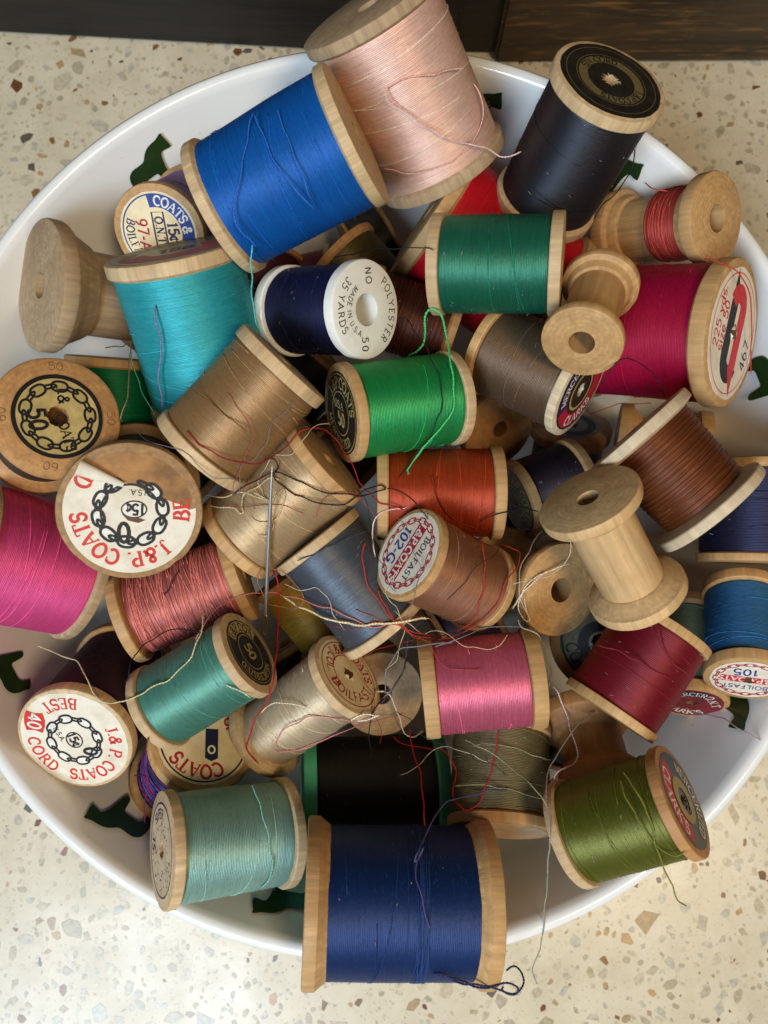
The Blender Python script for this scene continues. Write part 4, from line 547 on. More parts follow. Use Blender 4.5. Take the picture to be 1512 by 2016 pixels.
    'hair17': ((120, 116, 120), 0.00009, None, 'hair-thin grey strand over the tan spool above the needle', [(-30.09, -12.09, 92.24), (-31.47, -10.89, 93.99), (-32.88, -10.02, 96.08), (-32.91, -8.34, 98.12), (-32.38, -6.87, 99.85), (-32.39, -4.96, 100.92), (-31.92, -2.96, 101.3), (-29.96, -1.96, 101.39), (-28.53, -1.04, 101.5), (-27.36, 0.45, 102.28), (-25.77, 1.82, 103.62), (-25.03, 3.44, 104.77), (-24.85, 5.07, 105.32), (-23.62, 6.91, 105.64), (-21.95, 8.25, 106.03), (-20.69, 9.22, 106.34), (-19.88, 10.66, 106.55)]),
}
NEEDLE = [(-24.27, -3.2, 103.98), (-30.31, -43.87, 71.49)]

SURVEY_P, SURVEY_M = Vector((0.0017, -0.0352, 0.2803)), Matrix.Rotation(0.1182, 3, 'X')
def floor_pt(u, v, z=0.0):
    """a surveyed spot of the place, given as read off the photograph, at height z"""
    d = SURVEY_M @ Vector(((u - 756) / 1515.0, -(v - 1008) / 1515.0, -1.0))
    return SURVEY_P + d * ((z - SURVEY_P.z) / d.z)

def build_floor():
    N = NT('terrazzo')
    co = N.coords((1, 1, 1), False)
    base = lin((226, 212, 182))
    col = N.mix(N.ramp(N.noise(co, 60, 5, 0.6), [(0.3, (0, 0, 0, 1)), (0.7, (1, 1, 1, 1))]), lin((194, 182, 156)), lin((212, 201, 177)))
    for scale, thr, tones in ((420, 0.36, [(150, 138, 112), (196, 184, 158), (212, 200, 176), (176, 150, 112)]),
                              (900, 0.34, [(140, 112, 80), (200, 190, 168), (168, 160, 140), (214, 204, 184)])):
        vo = N.n('ShaderNodeTexVoronoi', feature='F1', distance='CHEBYCHEV'); vo.inputs['Scale'].default_value = scale
        vo.inputs['Randomness'].default_value = 1.0
        wob = N.n('ShaderNodeVectorMath', operation='ADD')
        nz = N.n('ShaderNodeTexNoise'); nz.inputs['Scale'].default_value = 500
        N.l(co, nz.inputs['Vector'])
        ms = N.n('ShaderNodeVectorMath', operation='SCALE'); ms.inputs['Scale'].default_value = 0.0012
        N.l(nz.outputs['Color'], ms.inputs[0]); N.l(co, wob.inputs[0]); N.l(ms.outputs[0], wob.inputs[1])
        N.l(wob.outputs[0], vo.inputs['Vector'])
        sep = N.n('ShaderNodeSeparateColor'); N.l(vo.outputs['Color'], sep.inputs[0])
        tone = N.ramp(sep.outputs[0], [(0.0, lin(tones[0])), (0.35, lin(tones[1])), (0.7, lin(tones[2])), (1.0, lin(tones[3]))])
        lim = N.n('ShaderNodeMath', operation='MULTIPLY'); lim.inputs[1].default_value = thr
        N.l(sep.outputs[1], lim.inputs[0])
        lt = N.n('ShaderNodeMath', operation='LESS_THAN'); N.l(vo.outputs['Distance'], lt.inputs[0]); N.l(lim.outputs[0], lt.inputs[1])
        sf = N.n('ShaderNodeMath', operation='MULTIPLY'); sf.inputs[1].default_value = 0.5
        N.l(lt.outputs[0], sf.inputs[0])
        col = N.mix(sf.outputs[0], col, tone)
    rough = N.ramp(N.noise(co, 25, 3, 0.6), [(0.3, (0.24, 0.24, 0.24, 1)), (0.7, (0.40, 0.40, 0.40, 1))])
    m = N.set(Base_Color=col, Roughness=rough, Specular_IOR_Level=0.5, Normal=N.bump(N.noise(co, 300, 3, 0.6), 0.08, 0.0004))
    fl = mesh_obj('floor', [(-1.5, -1.5, 0), (1.5, -1.5, 0), (1.5, 1.5, 0), (-1.5, 1.5, 0)], [(0, 1, 2, 3)], m, smooth=False)
    tag(fl, kind='structure')
    # stone chips set in the terrazzo: each its own angular piece, ground nearly flush
    tones = [(178, 166, 138), (196, 184, 156), (166, 140, 102), (136, 98, 60), (110, 70, 40), (180, 170, 148), (200, 188, 160),
             (184, 178, 162), (100, 90, 78), (184, 146, 100), (170, 160, 130), (190, 182, 164)]
    wt = [10, 9, 4, 2.6, 1.8, 10, 8, 9, 1.4, 3.5, 10, 8]
    tones = [tuple(.88 * a + .12 * b for a, b in zip(t, (196, 185, 160))) if t[0] > 140 else t for t in tones]
    mats = [plain_mat('stone_chip', t, 0.3, 0.5, 0.16, 700, 0.05) for t in tones]
    rng = random.Random(11)
    spots, cells, tries = [], {}, 0
    while len(spots) < 11500 and tries < 120000:
        tries += 1
        x, y = rng.uniform(-0.28, 0.28), rng.uniform(-0.32, 0.20)
        if math.hypot(x, y) < 0.075: continue
        s = min(0.0046, 0.00125 * math.exp(rng.gauss(0.0, 0.6)))
        ci, cj = int(x // 0.009), int(y // 0.009)
        if any((x - a) ** 2 + (y - b) ** 2 < ((s + c) * 0.92) ** 2
               for di in (-1, 0, 1) for dj in (-1, 0, 1) for a, b, c in cells.get((ci + di, cj + dj), ())): continue
        spots.append((x, y, s)); cells.setdefault((ci, cj), []).append((x, y, s))
    def rank(t):      # the chips that show largest beside the bowl come first
        x, y, s = t
        seen = abs(x) < 0.145 and -0.205 < y < 0.15 and math.hypot(x, y) > 0.165
        return (not seen, -s)
    spots.sort(key=rank)
    def chip_mesh(s):
        n = rng.randint(4, 7); a0 = rng.random() * 6.28; st = rng.uniform(1.0, 1.9); ro = rng.random() * 6.28
        ang = sorted(a0 + (k + rng.uniform(-.35, .35)) * 2 * math.pi / n for k in range(n))
        pts = []
        for a in ang:
            x, y = math.cos(a) * s * st ** .5, math.sin(a) * s / st ** .5
            f = rng.uniform(.75, 1.1)
            pts.append(((x * math.cos(ro) - y * math.sin(ro)) * f, (x * math.sin(ro) + y * math.cos(ro)) * f))
        h = 0.00004 + rng.random() * 0.00002
        V = [(x, y, -0.0006) for x, y in pts] + [(x, y, h * .4) for x, y in pts] + [(x * .97, y * .97, h) for x, y in pts]
        Fc = [(i, (i + 1) % n, n + (i + 1) % n, n + i) for i in range(n)] + [(n + i, n + (i + 1) % n, 2 * n + (i + 1) % n, 2 * n + i) for i in range(n)] + [tuple(range(2 * n, 3 * n))]
        return V, Fc
    rest = {}
    for i, (x, y, s) in enumerate(spots):
        V, Fc = chip_mesh(s); mi = rng.choices(range(len(tones)), wt)[0]
        if i < 290:
            o = mesh_obj('stone_chip', V, Fc, mats[mi], fl, smooth=False); o.location = (x, y, 0)
        else:
            rest.setdefault(mi, []).append(([(a + x, b + y, c) for a, b, c in V], Fc))
    V, Fc, MI = [], [], []
    for mi, ps in rest.items():
        v, f = merge(ps); o = len(V); V += v; Fc += [tuple(k + o for k in q) for q in f]; MI += [mi] * len(f)
    g = mesh_obj('small_stone_chips', V, Fc, None, fl, smooth=False)
    for m_ in mats: g.data.materials.append(m_)
    g.data.polygons.foreach_set('material_index', MI)
    tag(g, kind='stuff')

def build_furniture():
    def board_mat(name, wear, brown, d0=(16, 15, 14), d1=(36, 31, 27)):
        N = NT('dark_wood_' + name)
        co = N.coords((14, 60, 150), False)
        g = N.noise(co, 1.0, 5, 0.65)
        g2 = N.noise(N.coords((40, 80, 420), False), 1.0, 4, 0.7)
        c1 = N.mix(N.ramp(g, [(0.35, (0, 0, 0, 1)), (0.7, (1, 1, 1, 1))]), lin(d0), lin(d1))
        c2 = N.mix(N.ramp(g2, [(wear, (0, 0, 0, 1)), (wear + .12, (.8, .8, .8, 1))]), c1, lin(brown))
        return N.set(Base_Color=c2, Roughness=0.5, Specular_IOR_Level=0.35, Normal=N.bump(g2, 0.35, 0.0006))
    def board(name, p0, p1, mat, label, h=0.16, t=0.022):
        d = (p1 - p0).normalized(); n = Vector((-d.y, d.x, 0)); L = (p1 - p0).length
        bm = bmesh.new(); bmesh.ops.create_cube(bm, size=1)
        for v in bm.verts: v.co = Vector(((v.co.x + .5) * L, (v.co.y + .5) * t, (v.co.z + .5) * h))
        bmesh.ops.bevel(bm, geom=list(bm.edges), offset=0.0012, segments=2, affect='EDGES')
        V = [tuple(v.co) for v in bm.verts]; bm.verts.index_update(); Fc = [tuple(v.index for v in f.verts) for f in bm.faces]; bm.free()
        o = mesh_obj(name, V, Fc, mat, None); sharpen(o)
        o.location = (p0.x, p0.y, 0.0005); o.rotation_euler = (0, 0, math.atan2(d.y, d.x))
        return o
    a, b = floor_pt(0, 68), floor_pt(600, 101)
    d = (b - a).normalized()
    o = board('furniture_board', a - d * 0.25, a + (floor_pt(896, 117) - a), board_mat('left', 0.66, (60, 50, 42)), '')
    tag(o, 'near-black painted wooden board at upper left behind the bowl', 'board')
    a, b = floor_pt(972, 126), floor_pt(1512, 124)
    o = board('furniture_board', a, a + (b - a).normalized() * 0.4, board_mat('right', 0.53, (122, 86, 44), (34, 27, 20), (78, 60, 38)), '')
    tag(o, 'dark brown board with rubbed streaks at upper right behind the bowl', 'board')
    a = floor_pt(876, 122); b = floor_pt(992, 124)
    n = Vector((0, 0.0035, 0))
    o = board('wooden_post', a + n, b + n, board_mat('leg', 0.7, (50, 40, 30)), '', t=0.05)
    tag(o, 'dark recessed wooden post between the two boards behind the bowl', 'post')

BP = [(0.0, 0.0055), (0.055, 0.006), (0.067, 0.0075), (0.076, 0.0105), (0.085, 0.0155), (0.093, 0.022), (0.1005, 0.031), (0.1065, 0.041),
      (0.112, 0.0525), (0.1165, 0.063), (0.1205, 0.0735)]
def bowl_z(r):
    for (r0, z0), (r1, z1) in zip(BP[:-1], BP[1:]):
        if r0 <= r <= r1: return z0 + (z1 - z0) * (r - r0) / (r1 - r0)
    return BP[-1][1] + (r - BP[-1][0]) * 2.6

def build_bowl():
    N = NT('white_glaze')
    f = N.noise(N.coords((30, 30, 30)), 1.0, 3, 0.5)
    col = N.mix(f, lin((236, 236, 232)), lin((226, 228, 228)))
    scr = N.noise(N.coords((260, 40, 300)), 1.0, 4, 0.7)
    rg = N.ramp(scr, [(0.35, (0.12, 0.12, 0.12, 1)), (0.75, (0.30, 0.30, 0.30, 1))])
    sp = N.noise(N.coords((420, 420, 420)), 1.0, 2, 0.5)
    col = N.mix(N.ramp(sp, [(0.72, (0, 0, 0, 1)), (0.80, (0.25, 0.25, 0.25, 1))]), col, lin((150, 140, 128)))
    m = N.set(Base_Color=col, Roughness=rg, Specular_IOR_Level=0.5, Coat_Weight=0.4, Coat_Roughness=0.06)
    root = bpy.data.objects.new('bowl', None); COL.objects.link(root)
    tag(root, 'big round white bowl with green horses printed round its inside wall', 'bowl')
    inner = [(r, z) for r, z in BP[1:]]
    inner[0] = (0.0005, 0.0055); inner.insert(1, (0.055, 0.006))
    prof = inner + [(0.1214, 0.0752), (0.1224, 0.0759), (0.1237, 0.0760), (0.1247, 0.0754), (0.1250, 0.0744), (0.1246, 0.0732)]
    prof += [(0.1225, 0.066), (0.118, 0.0535), (0.112, 0.0415), (0.105, 0.031), (0.096, 0.0205), (0.086, 0.0125), (0.076, 0.0075), (0.070, 0.0050),
             (0.069, 0.001), (0.066, 0.0005), (0.064, 0.003), (0.0005, 0.0035)]
    V, Fc = lathe(prof, 160)
    o = mesh_obj('bowl_body', V, Fc, m, root)
    hm = plain_mat('horse_green', (30, 58, 24), 0.3, 0.5, 0.1, 300, 0.05, coat=0.2)
    # silhouette of the printed horse (plan view of the wall, as on the upper left of the bowl)
    H = [(640, 522), (655, 500), (660, 494), (668, 508), (684, 525), (700, 546), (690, 556), (668, 566), (664, 580), (672, 610), (690, 650), (704, 684), (700, 696), (684, 694),
         (664, 672), (646, 656), (620, 672), (596, 692), (598, 712), (606, 733), (572, 736), (560, 716), (544, 694), (537, 668), (548, 642), (576, 622), (592, 606), (598, 575), (612, 548)]
    pts0 = []
    Hs = [tuple(p)[:2] for p in catmull([(x, y, 0) for x, y in H + H[:1]], 3)][:-1]
    for x, y in Hs:
        z = 0.05
        for _ in range(40):       # where that spot of the print sits on the curved wall
            p = floor_pt(x / 1.99, y / 1.99, z); z = 0.5 * z + 0.5 * bowl_z(min(0.1205, math.hypot(p.x, p.y)))
        pts0.append((p.x, p.y))
    for deg in (124.5, 74.5, 52, 13, -33, 256.5, 232, 206):
        ro = math.radians(deg - 123)
        bm = bmesh.new()
        vs_ = [bm.verts.new((x * math.cos(ro) - y * math.sin(ro), x * math.sin(ro) + y * math.cos(ro), 0)) for x, y in pts0]
        bm.faces.new(vs_)
        bmesh.ops.triangulate(bm, faces=list(bm.faces))
        for _ in range(3):
            bmesh.ops.subdivide_edges(bm, edges=[e for e in bm.edges if e.calc_length() > 0.0012], cuts=1)
            bmesh.ops.triangulate(bm, faces=list(bm.faces))
        for v in bm.verts:
            r = math.hypot(v.co.x, v.co.y); r1 = min(r, 0.1195)
            k = (r1 - 0.0007) / r
            v.co = Vector((v.co.x * k, v.co.y * k, bowl_z(r1) + 0.0003))
        bm.verts.index_update()
        V = [tuple(v.co) for v in bm.verts]; Fc = [tuple(v.index for v in f.verts) for f in bm.faces]; bm.free()
        h = mesh_obj('horse_print', V, Fc, hm, root)

build_floor()
build_furniture()
build_bowl()

# ------------------------------------------------------------------ spools
def fuzz(parent, zs, rt, mat, n, rng, length=0.0011, name='fuzz', w=0.000026):
    V, Fc = [], []
    for _ in range(n):
        z = rng.uniform(zs[0], zs[1]); a = rng.random() * 6.283; r = rt(z)
        p = Vector((r * math.cos(a), r * math.sin(a), z)); nrm = Vector((math.cos(a), math.sin(a), 0))
        tan = Vector((-math.sin(a), math.cos(a), rng.uniform(-.6, .6)))
        d = (tan * rng.choice((-1, 1)) + nrm * rng.uniform(0.15, 1.0)).normalized()
        L = length * rng.uniform(.4, 1.5)
        q = [p + d * (L * t) + nrm * (-0.0004 * rng.random() * t * t) for t in (0, .5, 1)]
        s = d.cross(nrm).normalized() * w; u = nrm * w
        o = len(V)
        for k, x in enumerate(q):
            f = 1 - .5 * k / 2
            V += [tuple(x + s * f), tuple(x - s * f * .5 + u * f), tuple(x - s * f * .5 - u * f)]
        for k in range(2):
            for j in range(3):
                j2 = (j + 1) % 3
                Fc.append((o + 3 * k + j, o + 3 * k + j2, o + 3 * k + 3 + j2, o + 3 * k + 3 + j))
    o = mesh_obj(name, V, Fc, mat, parent); tag(o, kind='stuff')

def wind(rt, z0, z1, a0, turns, lift, n=None, wob=0.0, rng=RNG):
    n = n or max(10, int(abs(turns) * 44)); P = []
    ph = rng.random() * 6
    for i in range(n + 1):
        t = i / n; z = z0 + (z1 - z0) * t + wob * math.sin(t * 9 + ph)
        a = a0 + turns * 2 * math.pi * t; r = rt(z) + lift
        P.append((r * math.cos(a), r * math.sin(a), z))
    return P

LINT = strand_mat('lint', (190, 186, 176))
SPOOLS = {}
def spool(key, label, wood='tan', thread=None, name='thread_spool', rt=0.92, rt_b=None, tf=0.085, slope=0.09, hole=0.17, core=0.55,
          gloss=0.5, coarse=False, bulge=0.0, strands=3, fuzzn=170, waist=None, flange_mat=None, cat='thread spool', group=None, thread_span=None,
          bev=0.06, wood_b=None, thick_b=None):
    A, B, D, L = GEO[key]
    A, B = Vector(A), Vector(B)
    Z = (A - B).normalized()
    q = Vector((0, 0, 1)).rotation_difference(Z)      # least twist: print keeps the way up it has in the bowl
    X = q @ Vector((1, 0, 0)); Y = q @ Vector((0, 1, 0))
    rng = random.Random(key)
    root = bpy.data.objects.new(name, None); COL.objects.link(root)
    root.matrix_world = Matrix.Translation(B) @ Matrix((X, Y, Z)).transposed().to_4x4()
    root.empty_display_size = 0.005
    tag(root, label, cat, group)
    R = D / 2; rh = R * hole; rc = R * core; t = tf * L; tb = (thick_b or tf) * L; sl = slope * L; b = bev * t * 3
    fm = flange_mat or WOOD[wood]; fmb = flange_mat or WOOD[wood_b or wood]
    def wobble(V, amp):
        s1, s2 = rng.random() * 6, rng.random() * 6
        notch = [(rng.uniform(-3.1, 3.1), rng.uniform(.003, .014), rng.uniform(.04, .10)) for _ in range(rng.randint(2, 5))]
        out = []
        for x, y, z in V:
            a = math.atan2(y, x); k = 1 - sum(h * math.exp(-((a - a0) / w_) ** 2) for a0, h, w_ in notch) + amp * (math.sin(2 * a + s1) + .5 * math.sin(5 * a + s2) + .35 * math.sin(11 * a + s1 * 2))
            out.append((x * k, y * k, z))
        return out
    if waist is None:
        top = [(rh, L), (rh * 1.12, L + 0.00002), (R - b, L), (R - b * .3, L - b * .3), (R, L - b), (R, L - t + b * .6), (R - b * .5, L - t), (rc, L - t - sl), (rh, L - t - sl)]
        bot = [(rh, 0), (R - b, 0), (R - b * .3, b * .3), (R, b), (R, tb - b * .6), (R - b * .5, tb), (rc, tb + sl), (rh, tb + sl)]
        bot = [(r, z) for r, z in bot][::-1]
    else:
        # turned wooden spool: flat rim, then a flared cone down to the core
        zf = waist
        top = [(rh, L), (R - b, L), (R - b * .3, L - b * .3), (R, L - b), (R * 1.0, L - t), (R * .985, L - t - b), (R * .86, L - t - (zf * L - t) * .35), (rc * 1.1, L - zf * L * .95), (rc, L - zf * L), (rh, L - zf * L)]
        bot = [(rh, 0), (R - b, 0), (R - b * .3, b * .3), (R, b), (R, tb), (R * .985, tb + b), (R * .86, tb + (zf * L - tb) * .35), (rc * 1.1, zf * L * .95), (rc, zf * L), (rh, zf * L)][::-1]
    V, Fc = lathe(top, 56, True); o = mesh_obj('flange', wobble(V, 0.003), Fc, fm, root); sharpen(o, 32)
    V, Fc = lathe(bot, 56, True); o = mesh_obj('flange', wobble(V, 0.003), Fc, fmb, root); sharpen(o, 32)
    e0 = (waist * L if waist else tb + sl) ; e1 = L - (waist * L if waist else t + sl)
    V, Fc = lathe([(rh, e0), (rh, e1), (rc - 0.00008, e1), (rc - 0.00008, e0)], 40, True)
    o = mesh_obj('core', V, Fc, fm, root); sharpen(o, 40)
    info = dict(root=root, L=L, R=R, rh=rh, rng=rng)
    if thread:
        z0, z1 = tb * 1.0, L - t
        if thread_span: z0, z1 = thread_span[0] * L, thread_span[1] * L
        ra, rb = R * rt, R * (rt_b or rt)
        def rfun(z):
            q = min(1, max(0, (z - z0) / (z1 - z0)))
            return rb + (ra - rb) * q + bulge * R * math.sin(math.pi * q)
        n = 120 if coarse else 64
        prof = []
        base_r = rc * 0.98
        inset = sl * (ra - rc) / (R - rc) if not thread_span else L * 0.02
        for i in range(n + 1):
            q = i / n; z = z0 + (z1 - z0) * q
            r = rfun(z)
            # the winding rounds off against the flange
            e = min(q, 1 - q) * (z1 - z0)
            if e < 0.0007: r -= (0.0007 - e) * 0.55
            if coarse: r += 0.00013 * math.sin(z / 0.0011 * 2 * math.pi + 1.5 * math.sin(z * 900)) + rng.gauss(0, 0.00006)
            else: r += rng.gauss(0, 0.000008)
            prof.append((r, z))
        prof = [(base_r, z0 + inset)] + prof + [(base_r, z1 - inset)] if not thread_span else [(rc, z0)] + prof + [(rc, z1)]
        V, Fc = lathe(prof, 72)
        # windings are never a perfect lathe: slow swell round the body
        s1 = rng.random() * 6
        V = [(x * k, y * k, z) for (x, y, z) in V for k in (1 + 0.006 * math.sin(math.atan2(y, x) * 2 + s1 + z * 150) + 0.003 * math.sin(math.atan2(y, x) * 3 - z * 260),)]
        tm = thread_mat(key, thread, gloss, coarse)
        o = mesh_obj('thread', V, Fc, tm, root)
        sm = strand_mat(key, tuple(min(255, c * 1.12 + 6) for c in thread))
        span = z1 - z0
        for k in range(strands):
            za = z0 + span * rng.uniform(.1, .9); zb = min(z1 - .001, max(z0 + .001, za + span * rng.uniform(-.35, .35)))
            v, f = tube(wind(rfun, za, zb, rng.random() * 6.28, rng.uniform(.4, .9), 0.00006, wob=0.0003, rng=rng), 0.0001, 4)
            mesh_obj('winding_strand', v, f, sm, root)
        if fuzzn: fuzz(root, (z0 + .0005, z1 - .0005), rfun, strand_mat(key + '_fuzz', tuple(c * .8 + 46 for c in thread)), int(fuzzn * 2.2), rng)
        if max(thread) < 120 and fuzzn > 100: fuzz(root, (z0 + .0005, z1 - .0005), rfun, LINT, 26, rng, 0.0008, 'lint', 0.00006)
        info.update(rfun=rfun, z0=z0, z1=z1, sm=sm)
    SPOOLS[key] = info
    return info

def paper(info, r, mat, hole=None, ragged=0.25, outline=None, torn=True, rim=None):
    """round paper label glued on the visible end; its middle is punched through"""
    R, L, rng = info['R'], info['L'], info['rng']
    rr = R * r; n = 64
    rin = info['rh'] * (1.0 if hole is None else hole)
    z = L + 0.00004; V, Fc = [], []
    if outline is None:
        for k in range(n):
            a = 2 * math.pi * k / n
            ro = rr * (1 + .006 * math.sin(5 * a + R * 1e4) + (rng.uniform(-.012, .006) if torn else 0))
            ri = rin * (1 + ragged * rng.uniform(-.8, .45))
            mid = rin + (rr - rin) * .22
            for q, h in ((ri, -0.00035 if hole is None else 0.0), (mid, 0.00006), (ro, 0.00006), (ro, -0.00003)):
                V.append((q * math.cos(a), q * math.sin(a), z + h))
        for k in range(n):
            k2 = (k + 1) % n
            for j in range(3): Fc.append((4 * k + j, 4 * k + j + 1, 4 * k2 + j + 1, 4 * k2 + j))
    else:
        cx = sum(p[0] for p in outline) / len(outline); cy = sum(p[1] for p in outline) / len(outline)
        m = len(outline)
        V = [(cx, cy, z + .00006)] + [(x, y, z + .00006) for x, y in outline] + [(x, y, z - .00003) for x, y in outline]
        for k in range(m):
            k2 = (k + 1) % m
            Fc += [(0, 1 + k, 1 + k2), (1 + k, 1 + m + k, 1 + m + k2, 1 + k2)]
    o = mesh_obj('paper_label', V, Fc, PAPER[mat], info['root'], smooth=False)
    info['label'] = o; info['lr'] = rr; info['lz'] = z + .00006
    return o

def punched(info, P, size=0.2, dark='black'):
    """ragged brown patch painted for the dark of a puncture; the label is uncut"""
    rng = info['rng']; R = info['R']
    pts = []
    for k in range(14):
        a = 2 * math.pi * k / 14; r = R * size * rng.uniform(.45, 1.1)
        pts.append((r * math.cos(a), r * math.sin(a)))
    P.poly('brown', pts)  # the hole's darkness is laid on as flat brown
    # torn paper flaps standing round the puncture
    V, Fc = [], []
    for k in range(6):
        a = rng.random() * 6.28; r = R * size * .8; w = R * size * .45; h = R * size * rng.uniform(.3, .8)
        c = Vector((r * math.cos(a), r * math.sin(a), 0)); t = Vector((-math.sin(a), math.cos(a), 0)); i = Vector((-math.cos(a), -math.sin(a), 0))
        o = len(V)
        V += [tuple(c + t * w), tuple(c - t * w), tuple(c + i * h * .5 + Vector((0, 0, h * .5)))]
        Fc.append((o, o + 1, o + 2))
    o = mesh_obj('torn_flap', V, Fc, info['label'].data.materials[0], info['label'], smooth=False); o.location = (0, 0, info['lz'])

GS = 'thread spools heaped in the bowl'
GE = 'empty wooden spools in the bowl'
def full(key, label, **kw):
    kw.setdefault('group', GS); return spool(key, label, **kw)
def empty_spool(key, label, **kw):
    kw.setdefault('group', GE); kw.setdefault('name', 'empty_spool'); kw.setdefault('cat', 'spool'); return spool(key, label, **kw)

# ---- back of the bowl
full('peach', 'large pale peach pink spool leaning at the top over the bowl rim', wood='grey', thread=(246, 200, 182), rt=.93, tf=.07, gloss=.6, strands=5)
full('blue', 'large bright royal blue spool lying beside the peach spool', wood='light', thread=(14, 90, 172), rt=.95, tf=.075, gloss=.25, strands=6, fuzzn=420, rt_b=.93)
s = full('black_top', 'tall black spool standing at upper right with a torn black label', wood='light', thread=(20, 22, 28), rt=.93, tf=.085, gloss=.75)
paper(s, .90, 'dark', hole=.9, ragged=.5); P = Print(); R = s['R']
P.ring('dimgold', R * .50, R * .16); P.ring('dimgold', R * .80, R * .012); P.arc('black', 'J.&P.COATS', R * .5, R * .13, -70); P.arc('black', 'SIX CORD', R * .5, R * .13, 110, bold=.9)
P.ring('dimgold', R * .62, R * .012); P.build(s['label'], s['lz'])
full('red', 'big scarlet spool lying half hidden under the dark green spool', wood='tan', thread=(196, 22, 36), rt=.93, tf=.08, gloss=.2, fuzzn=300)
full('dkgreen', 'deep emerald green spool lying level at upper centre', wood='light', thread=(22, 104, 80), rt=.95, tf=.09, slope=.02, gloss=.75, bev=.04)
s = empty_spool('empty_redwrap', 'nearly empty wooden spool with a little rusty red thread wound on', wood='tan', waist=.22, tf=.10, core=.72, hole=.30,
                thread=(186, 66, 54), rt=.80, coarse=True, thread_span=(.50, .80), strands=14, fuzzn=60, name='thread_spool', cat='thread spool')
s = empty_spool('empty_pair', 'small bare honey coloured wooden spool facing up beside the crimson spool', wood='tan', waist=.20, tf=.09, core=.70, hole=.32)
s = full('crimson', 'large crimson spool at right with a cream label bearing a black and red hook', wood='tan', thread=(168, 12, 58), rt=.94, tf=.11, gloss=.2, slope=.03, fuzzn=300)
paper(s, .88, 'white', hole=.0, ragged=0); P = Print(); R = s['R']
P.ring('rosso', R * .80, R * .014)
c_, s_ = math.cos(math.radians(-6)), math.sin(math.radians(-6))
rt_ = lambda pts: [(c_ * x - s_ * y, s_ * x + c_ * y) for x, y in pts]
for ink, sg in (('black', 1), ('rosso', -1)):
    P.ribbon(ink, rt_([(sg * -.17 * R, sg * .40 * R), (sg * -.19 * R, sg * -.30 * R)] + [(sg * x * R, sg * y * R) for x, y in arcp(.02, -.34, .21, .20, 185, 345, 9)]), .25 * R)
    P.poly(ink, rt_([(sg * -.28 * R, sg * .40 * R), (sg * -.07 * R, sg * .36 * R), (sg * -.02 * R, sg * .44 * R), (sg * -.25 * R, sg * .82 * R)]))
P.text('rosso', '225 yds.', -.60 * R, .16 * R, .17 * R, rot=86, serif=False, bold=1.2)
P.text('rosso', 'size 50', -.42 * R, .06 * R, .17 * R, rot=86, serif=False, bold=1.2)
P.text('navy', '467', .56 * R, -.22 * R, .20 * R, rot=80, serif=False)
punched(s, P, .13); P.build(s['label'], s['lz'])
s = full('lavender', 'lavender spool at upper left with a cream label and blue banner', wood='tan', thread=(150, 116, 164), rt=.9, tf=.09)
paper(s, .84, 'cream', hole=0.0, ragged=0); P = Print(); R = s['R']
P.ring('blue', R * .78, R * .03); P.ring('blue', R * .65, R * .26, -35, 100); P.arc('white', 'COATS &', R * .65, R * .19, 42, bold=1.1)
P.arc('navy', 'BOILFAST', R * .62, R * .17, 200, inward=True); P.text('crimson', '97-A', -.34 * R, -.05 * R, .24 * R, rot=-90, serif=False, bold=1.3)
P.text('navy', 'O.N.T.', .05 * R, .02 * R, .17 * R, rot=-90, bold=1.2); P.ribbon('navy', [(-.08 * R, .42 * R), (.17 * R, .42 * R), (.17 * R, -.42 * R), (-.08 * R, -.42 * R)], .035 * R, True)
P.text('navy', '15c', .34 * R, 0, .22 * R, rot=-90, bold=1.2); P.build(s['label'], s['lz'])
s = full('turq', 'large turquoise spool standing at left with a peeling pink and brown label', wood='light', thread=(48, 172, 182), rt=.93, tf=.085, gloss=.6, strands=8, fuzzn=260)
paper(s, .92, 'olive', hole=.8, ragged=.4); P = Print(); R = s['R']
P.ring('crimson', R * .60, R * .40, -160, 40); P.arc('gold', '200 YARDS', R * .68, R * .20, 150, bold=1.2); P.text('navy', '150', .05 * R, .02 * R, .26 * R, rot=8, bold=1.3); P.build(s['label'], s['lz'])
s = empty_spool('empty_left', 'big weathered bare wooden spool with grey scratched face at far left', wood='grey', waist=.32, tf=.10, core=.66, hole=.20)
full('tan', 'khaki tan glossy spool tilted over the turquoise spool', wood='light', thread=(158, 122, 80), rt=.94, tf=.10, slope=.02, gloss=.65, strands=4, bev=.04)
s = full('polyester', 'navy spool with white plastic ends printed polyester', name='thread_spool', thread=(18, 22, 58), rt=.93, tf=.11, slope=.01, hole=.33, core=.6, gloss=.3, flange_mat=PLASTIC_W, fuzzn=300)
P = Print(); R = s['R']
P.arc('black', 'POLYESTER', R * .78, R * .17, 8, serif=False, bold=.9, track=.22); P.arc('black', '35 YARDS', R * .76, R * .17, 184, inward=True, serif=False, bold=.9, track=.16)
P.arc('black', 'MADE IN U.S.A.', R * .52, R * .12, 200, inward=True, serif=False, bold=.9, track=.12); P.text('black', 'NO', -.06 * R, .66 * R, .17 * R, rot=-75, serif=False, track=.2)
P.text('black', '50', .06 * R, -.72 * R, .18 * R, rot=-80, serif=False, track=.3)
pr = P.build(s['root'], s['L'] + .00002)
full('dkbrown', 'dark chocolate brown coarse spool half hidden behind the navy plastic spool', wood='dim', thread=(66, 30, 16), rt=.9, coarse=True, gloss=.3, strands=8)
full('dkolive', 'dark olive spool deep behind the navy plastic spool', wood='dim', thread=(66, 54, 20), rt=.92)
full('dkred', 'dark red spool barely seen under the blue spool', wood='light', thread=(96, 16, 24), rt=.9)
